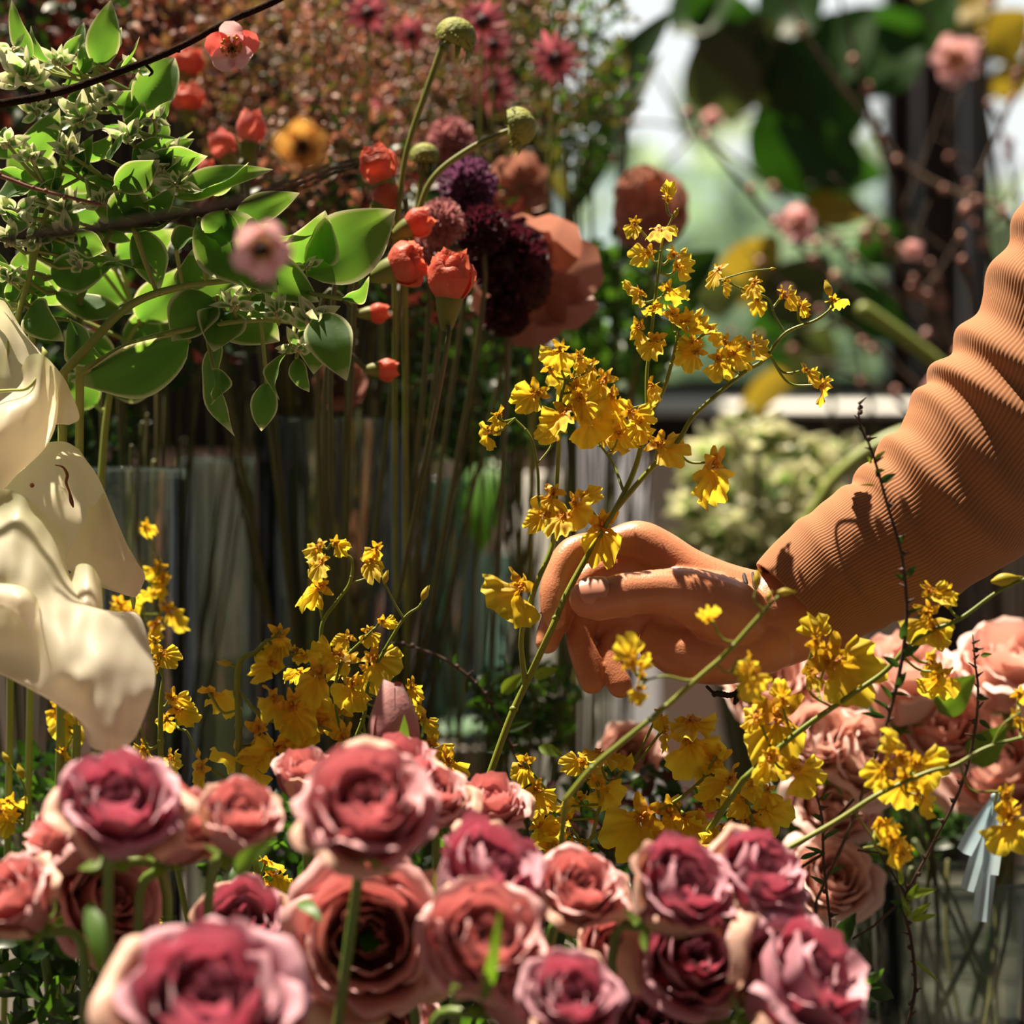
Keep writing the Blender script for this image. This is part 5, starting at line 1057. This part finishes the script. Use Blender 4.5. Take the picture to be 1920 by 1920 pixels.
# thick smooth green stems, right
M_thick = mat('thick_green_stem', (.20, .26, .05), (.26, .30, .07), 6, .4)
def thick(label, Y, pts):
    q = cr(pts, 8); pp = [P(a, b, Y) for a, b, r in q]; root = empty('flower_stalk', Vector((pp[0].x, Y, TZ+.002)), label, 'stalk'); m = MB(); m.tube([root.location]+pp, [q[0][2]*S(Y)]+[r*S(Y) for *_, r in q], 12); m.build('stem', M_thick, root)
thick('thick arched green stalk passing behind the sleeve', .50, [(1500, 1010, 11), (1560, 905, 13), (1640, 838, 14), (1720, 805, 14), (1800, 790, 13), (1900, 800, 12)])
thick('straight green stalk slanting down behind the sleeve from a cream bud', .62, [(1960, 900, 13), (1850, 760, 13), (1740, 665, 13), (1650, 600, 14), (1620, 582, 16)])
# ================================================================ quince branches, right: fine dark twigs with buds and a few pink blossoms
M_twg = mat('quince_bark', (.050, .030, .022), (.11, .065, .045), 60, .6); M_twl = mat('pale_quince_bark', (.20, .13, .09), (.12, .08, .055), 60, .6)
M_qb = mat('quince_bud', (.42, .20, .15), (.30, .12, .10), 100, .45)
QF = [(1850, 800), (1800, 860), (1900, 900)]
def quince(lab, Y, pts, mt, blooms=(), nb=12, r0=5, tw=()):
    R = random.Random(int(pts[0][0]+pts[-1][0])); q = cr(pts, 6); bs = []
    for k in range(int(nb*.7)):
        i = R.randrange(4, len(q)); bs.append((int(q[i][0]+R.uniform(-9, 9)), int(q[i][1]+R.uniform(-9, 9)), R.uniform(10, 21)))
    n = len(pts); pp = [(x, y, 0, r0*(1-.6*i/(n-1))) for i, (x, y) in enumerate(pts)]
    e = P(1900, 0, Y); branch('quince_branch', lab, 'branch', Y, pp, [(x, y, s_, 'p', x % 70) for x, y, s_ in blooms], 8, bm=M_qb, mt=mt, end=(e.x, Y, TZ+.002 if Y < .95 else .001), buds=bs, twigs=[[(a, b, 0, 3), ((a+c)/2+6, (b+d)/2, 0, 2.6), (c, d, 0, 2)] for a, b, c, d in tw])
quince('long pale twig running from the top down to the right edge, across the post', .72, [(1960, 500), (1880, 395), (1800, 365), (1700, 310), (1600, 190), (1520, 80), (1470, -20)], M_twl, [], 10, 7)
quince('dark twig with a pink blossom left of the post', .66, [(1800, 760), (1700, 640), (1560, 520), (1440, 400), (1330, 270), (1290, 200)], M_twg, [(1492, 420, 84)], 14, 8)
quince('twig with the large pale pink blossom at the top right', .70, [(1760, 760), (1740, 600), (1700, 420), (1640, 240), (1600, 90), (1570, -20)], M_twg, [(1790, 114, 104), (1757, 738, 60)], 12, 7, [(1690, 400, 1790, 120)])
quince('twig rising steeply beside the sleeve at the right edge', .60, [(1830, 700), (1820, 560), (1800, 420), (1850, 300), (1900, 180), (1935, 60)], M_twg, [], 16, 7, [(1810, 500, 1700, 420), (1840, 340, 1760, 260)])
quince('twig crossing the right window with a few orange buds', .76, [(1900, 640), (1860, 480), (1820, 380), (1780, 240), (1830, 100), (1870, -10)], M_twg, [], 14, 6, [(1850, 440, 1920, 300)])
quince('tangled bud-covered twig low beside the sleeve', .64, [(1860, 820), (1760, 600), (1700, 520), (1640, 420), (1560, 330)], M_twg, [(1710, 470, 44)], 20, 7, [(1720, 560, 1800, 440), (1680, 500, 1740, 380)])
quince('thin twig slanting over the white sill', .74, [(1840, 800), (1740, 740), (1640, 650), (1500, 560), (1400, 470)], M_twg, [(1760, 722, 50)], 12, 6)
quince('second thin twig slanting over the white sill, a little lower', .78, [(1830, 820), (1720, 780), (1620, 710), (1480, 660), (1360, 620)], M_twg, [], 8, 5)
quince('twig arching before the bright left part of the window', .86, [(1900, 760), (1640, 520), (1420, 330), (1300, 250), (1200, 230), (1120, 260)], M_twg, [(1335, 225, 44)], 10, 5, [(1300, 250, 1220, 330), (1280, 255, 1230, 140)])
quince('pinkish bud-dotted twig through the dark middle right', .68, [(1870, 780), (1780, 620), (1740, 500), (1620, 440), (1480, 460)], M_twl, [], 18, 5)
quince('thin twig near the top right corner with pale buds', .80, [(1935, 520), (1900, 340), (1860, 200), (1760, 60), (1700, -20)], M_twg, [], 12, 5, [(1870, 230, 1920, 120)])
# greenery outside the window
L_out = mat('sunlit_outdoor_leaf', (.26, .34, .20), (.34, .40, .26), 2, .6, trans=(.5, .65, .4), tf=.45)
def tree(label, x, y, z, rx, rz, n):
    root = empty('tree', Vector((x, y, 0)), label, 'tree'); R = random.Random(int(x*10)); m = MB()
    for k in range(n):
        d = Vector((R.gauss(0, .45), R.gauss(0, .4), R.gauss(0, .45))); c = Vector((x+d.x*rx, y+d.y*rx, z+d.z*rz)); e = Vector((R.uniform(-1, 1), R.uniform(-1, 1), R.uniform(-1, 1))).normalized()
        m.leaf(c, c+e*.16, .09, face=(R.uniform(-1, 1), -1, R.uniform(-1, 1)), nu=2, nv=3)
    m.build('crown', L_out, root)['kind'] = 'stuff'; m = MB(); m.tube([Vector((x, y, 0)), Vector((x+.03, y, z*.5)), Vector((x, y, z))], [.07, .05, .03], 10); m.build('trunk', M_twg, root)
tree('pale sunlit tree outside the window', .62, 3.9, 1.45, .55, .5, 900)
# blurred variegated plant on the table behind the wrist
vb = empty('variegated_plant', P(1430, 1300, .62), 'blurred white-edged leafy plant standing behind the wrist', 'plant'); R = random.Random(5); st_ = MB()
for (x, y, r, n) in [(1300, 960, 50, 9), (1350, 860, 60, 10), (1420, 830, 60, 10), (1490, 850, 66, 11), (1380, 930, 60, 10), (1450, 920, 70, 11), (1520, 930, 60, 9), (1340, 1010, 60, 9), (1410, 1030, 66, 10), (1480, 1000, 60, 9), (1550, 900, 40, 7), (1290, 1040, 50, 8), (1380, 800, 40, 7), (1580, 850, 40, 6), (1530, 1010, 60, 8), (1300, 900, 36, 7)]:
    c = P(x, y, .62+R.uniform(-.05, .05)); rr = r*S(.62); t = MB()
    for k in range(n+4):
        a = k*2.4+R.random(); el = R.uniform(-.2, 1.2); d = Vector((cos(a)*cos(el), -abs(sin(a)*cos(el))*.8, sin(el)*.9+R.uniform(-.5, .1))).normalized()
        t.leaf(c+d*rr*.1, c+d*rr*R.uniform(1.0, 1.5), rr*R.uniform(.6, .85), face=Vector((R.uniform(-.6, .6), -1, R.uniform(-.4, .8))), bend=R.uniform(-.2, .2), fold=.25, wave=.1, nu=6, nv=10, w=spw, ph=k)
    t.build('leaf_whorl', M_brct, vb); st_.tube([Vector((P(1430, 0, .62).x, .62, TZ)), c.lerp(Vector((P(1430, 0, .62).x, .62, TZ)), .4)+Vector((0, 0, .02)), c], .0025, 8)
st_.build('stems', M_sdark, vb)
bunch('filler_bunch', 'deep green leaf mass inside the blurred white-edged plant', 'foliage', .70, 1430, 960, 150, 130, 260, 34, [L_dark, L_mid, L_dark], 1430, thick=.05)
# blue-white cellophane strips
M_cel = mat('blue_white_ribbon', (.50, .62, .68), (.30, .44, .52), 30, .2, trans=(.6, .75, .8), tf=.4)
rb = empty('ribbon_bow_tails', P(1864, 1500, .10), 'pale blue-white ribbon tails hanging below the deep peach rose', 'ribbon')
for (x0, y0, x1, y1, wd) in [(1864, 1492, 1812, 1670, 26), (1868, 1496, 1838, 1728, 34), (1876, 1500, 1856, 1640, 30), (1858, 1500, 1806, 1600, 30)]:
    m = MB(); m.leaf(P(x0, y0, .10), P(x1, y1, .08), wd*S(.1), fold=.35, nu=6, nv=10, w=lambda t: .25+.75*min(1, t*1.6)); m.build('strip', M_cel, rb)
m = MB(); m.ball(P(1866, 1494, .10), 9*S(.1), 8, 6, rough=.3); m.build('knot', M_cel, rb)
# ================================================================ fine thorny twigs in front, right
M_th = mat('thorny_twig', (.045, .025, .018), (.09, .045, .03), 60, .6)
M_tl = mat('lit_twig_leaf', (.12, .20, .02), (.18, .26, .03), 80, .45, trans=(.35, .5, .03), tf=.35); M_tld = mat('shaded_twig_leaf', (.02, .05, .012), (.04, .08, .02), 80, .45, trans=(.08, .2, .02), tf=.25)  # one leaf in two copies, sunlight and shade put into their colours
def thorny(label, Y, pts, leaves=(), seed=1, side=()):
    q = cr(pts, 10); pp = [P(a, b, Y+c*.001) for a, b, c, r in q]; R = random.Random(seed); end = Vector((pp[0].x, pp[0].y, .745)); root = empty('thorny_twig', end, label, 'twig'); m = MB()
    m.tube([end]+pp, [q[0][3]*S(Y)]+[r*S(Y) for *_, r in q], 8)
    for i in range(3, len(pp)-1, 3):
        d = Vector((R.choice((-1, 1))*R.uniform(.5, 1), R.uniform(-.6, .3), R.uniform(.1, .8))).normalized(); m.tube([pp[i], pp[i]+d*R.uniform(.002, .005)], [.0009, .0003], 5)
        if R.random() < .5: m.ball(pp[i]+d*.001, .0014, 6, 4)
    for sd_ in side: m.tube([P(a, b, Y) for a, b in sd_], .0007, 6)
    m.build('twig', M_th, root)
    for (x, y, ang, ln, wd, lit) in leaves:
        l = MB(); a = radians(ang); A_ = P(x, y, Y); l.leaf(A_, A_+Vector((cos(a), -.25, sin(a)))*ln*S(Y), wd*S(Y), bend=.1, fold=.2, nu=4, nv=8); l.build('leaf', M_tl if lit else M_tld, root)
thorny('long thorny twig rising in front of the sleeve to a bare tip', -.07, [(1530, 1690, 0, 3.2), (1590, 1560, 0, 3.4), (1640, 1420, 0, 3.6), (1670, 1330, 0, 3.8), (1692, 1230, 0, 3.8), (1700, 1140, 0, 3.4), (1690, 1040, 0, 3), (1662, 940, 0, 2.8), (1636, 850, 0, 2.4), (1612, 790, 0, 1.8), (1612, 752, 0, .9)],
 [(1640, 862, 40, 26, 10, 1), (1634, 870, 120, 18, 8, 1), (1640, 885, 10, 20, 10, 1), (1650, 905, 30, 34, 16, 0), (1640, 910, 180, 30, 5, 1), (1684, 1020, 60, 22, 10, 0), (1700, 1090, 150, 30, 10, 0), (1700, 1080, 50, 26, 14, 0), (1690, 1230, 30, 40, 20, 0), (1686, 1250, 150, 40, 16, 0), (1680, 1290, 60, 36, 16, 0), (1672, 1310, 130, 40, 10, 0), (1668, 1330, 150, 44, 8, 0), (1660, 1345, 170, 50, 12, 0), (1690, 1200, 80, 40, 16, 0), (1700, 1150, 20, 30, 8, 0), (1676, 1300, -10, 30, 7, 0)], 3)
thorny('short thorny twig standing against the peach roses, right', -.05, [(1700, 1930, 0, 3), (1716, 1850, 0, 3.4), (1708, 1760, 0, 3.2), (1696, 1690, 0, 3.2), (1740, 1600, 0, 3), (1800, 1480, 0, 3), (1826, 1380, 0, 3), (1834, 1300, 0, 2.6), (1828, 1240, 0, 2), (1824, 1190, 0, 1)],
 [(1838, 1230, 10, 22, 10, 1), (1830, 1310, 0, 24, 10, 0), (1836, 1350, -40, 26, 12, 0), (1828, 1380, -20, 24, 14, 0), (1700, 1680, 15, 56, 20, 1), (1700, 1690, 60, 44, 16, 1), (1706, 1722, 40, 50, 16, 1), (1708, 1726, 15, 50, 14, 1), (1704, 1720, 110, 50, 16, 1), (1700, 1700, 160, 36, 14, 0), (1690, 1660, 100, 40, 12, 1), (1712, 1800, -40, 60, 8, 1), (1696, 1690, -120, 30, 12, 0)], 5, [[(1700, 1680), (1650, 1600), (1610, 1594)], [(1690, 1690), (1640, 1735), (1600, 1760)]])
thorny('low dark spiky twig over the yellow drift, left of the long thorny twig', -.04, [(1560, 1760, 0, 2.6), (1545, 1620, 0, 2.6), (1542, 1540, 0, 2.6), (1530, 1490, 0, 2), (1512, 1480, 0, 1.4)], [(1540, 1500, 40, 26, 8, 0), (1545, 1540, 150, 30, 8, 0), (1545, 1570, 30, 36, 10, 0), (1545, 1600, 160, 40, 10, 0), (1550, 1640, 30, 40, 10, 0), (1550, 1660, 150, 40, 10, 0), (1500, 1610, 20, 40, 12, 0), (1470, 1640, 100, 40, 12, 0)], 7, [[(1545, 1600), (1480, 1640), (1450, 1660)], [(1545, 1560), (1600, 1500)]])
thorny('thin dark twig leaning in front of the tall vase foot and dark bunch', .10, [(990, 1470, 0, 3), (940, 1360, 0, 3), (900, 1290, 0, 3), (840, 1240, 0, 2.6), (780, 1215, 0, 2), (740, 1205, 0, 1.2)], [(900, 1290, 60, 40, 18, 0), (880, 1270, -100, 30, 14, 0), (850, 1245, 70, 24, 12, 0), (820, 1232, -80, 24, 12, 0), (930, 1340, 150, 50, 20, 0), (950, 1370, 20, 50, 20, 0), (940, 1300, 40, 60, 30, 1), (1000, 1270, 20, 50, 26, 1), (1010, 1400, -20, 50, 26, 1), (960, 1400, 190, 50, 24, 0)], 9)
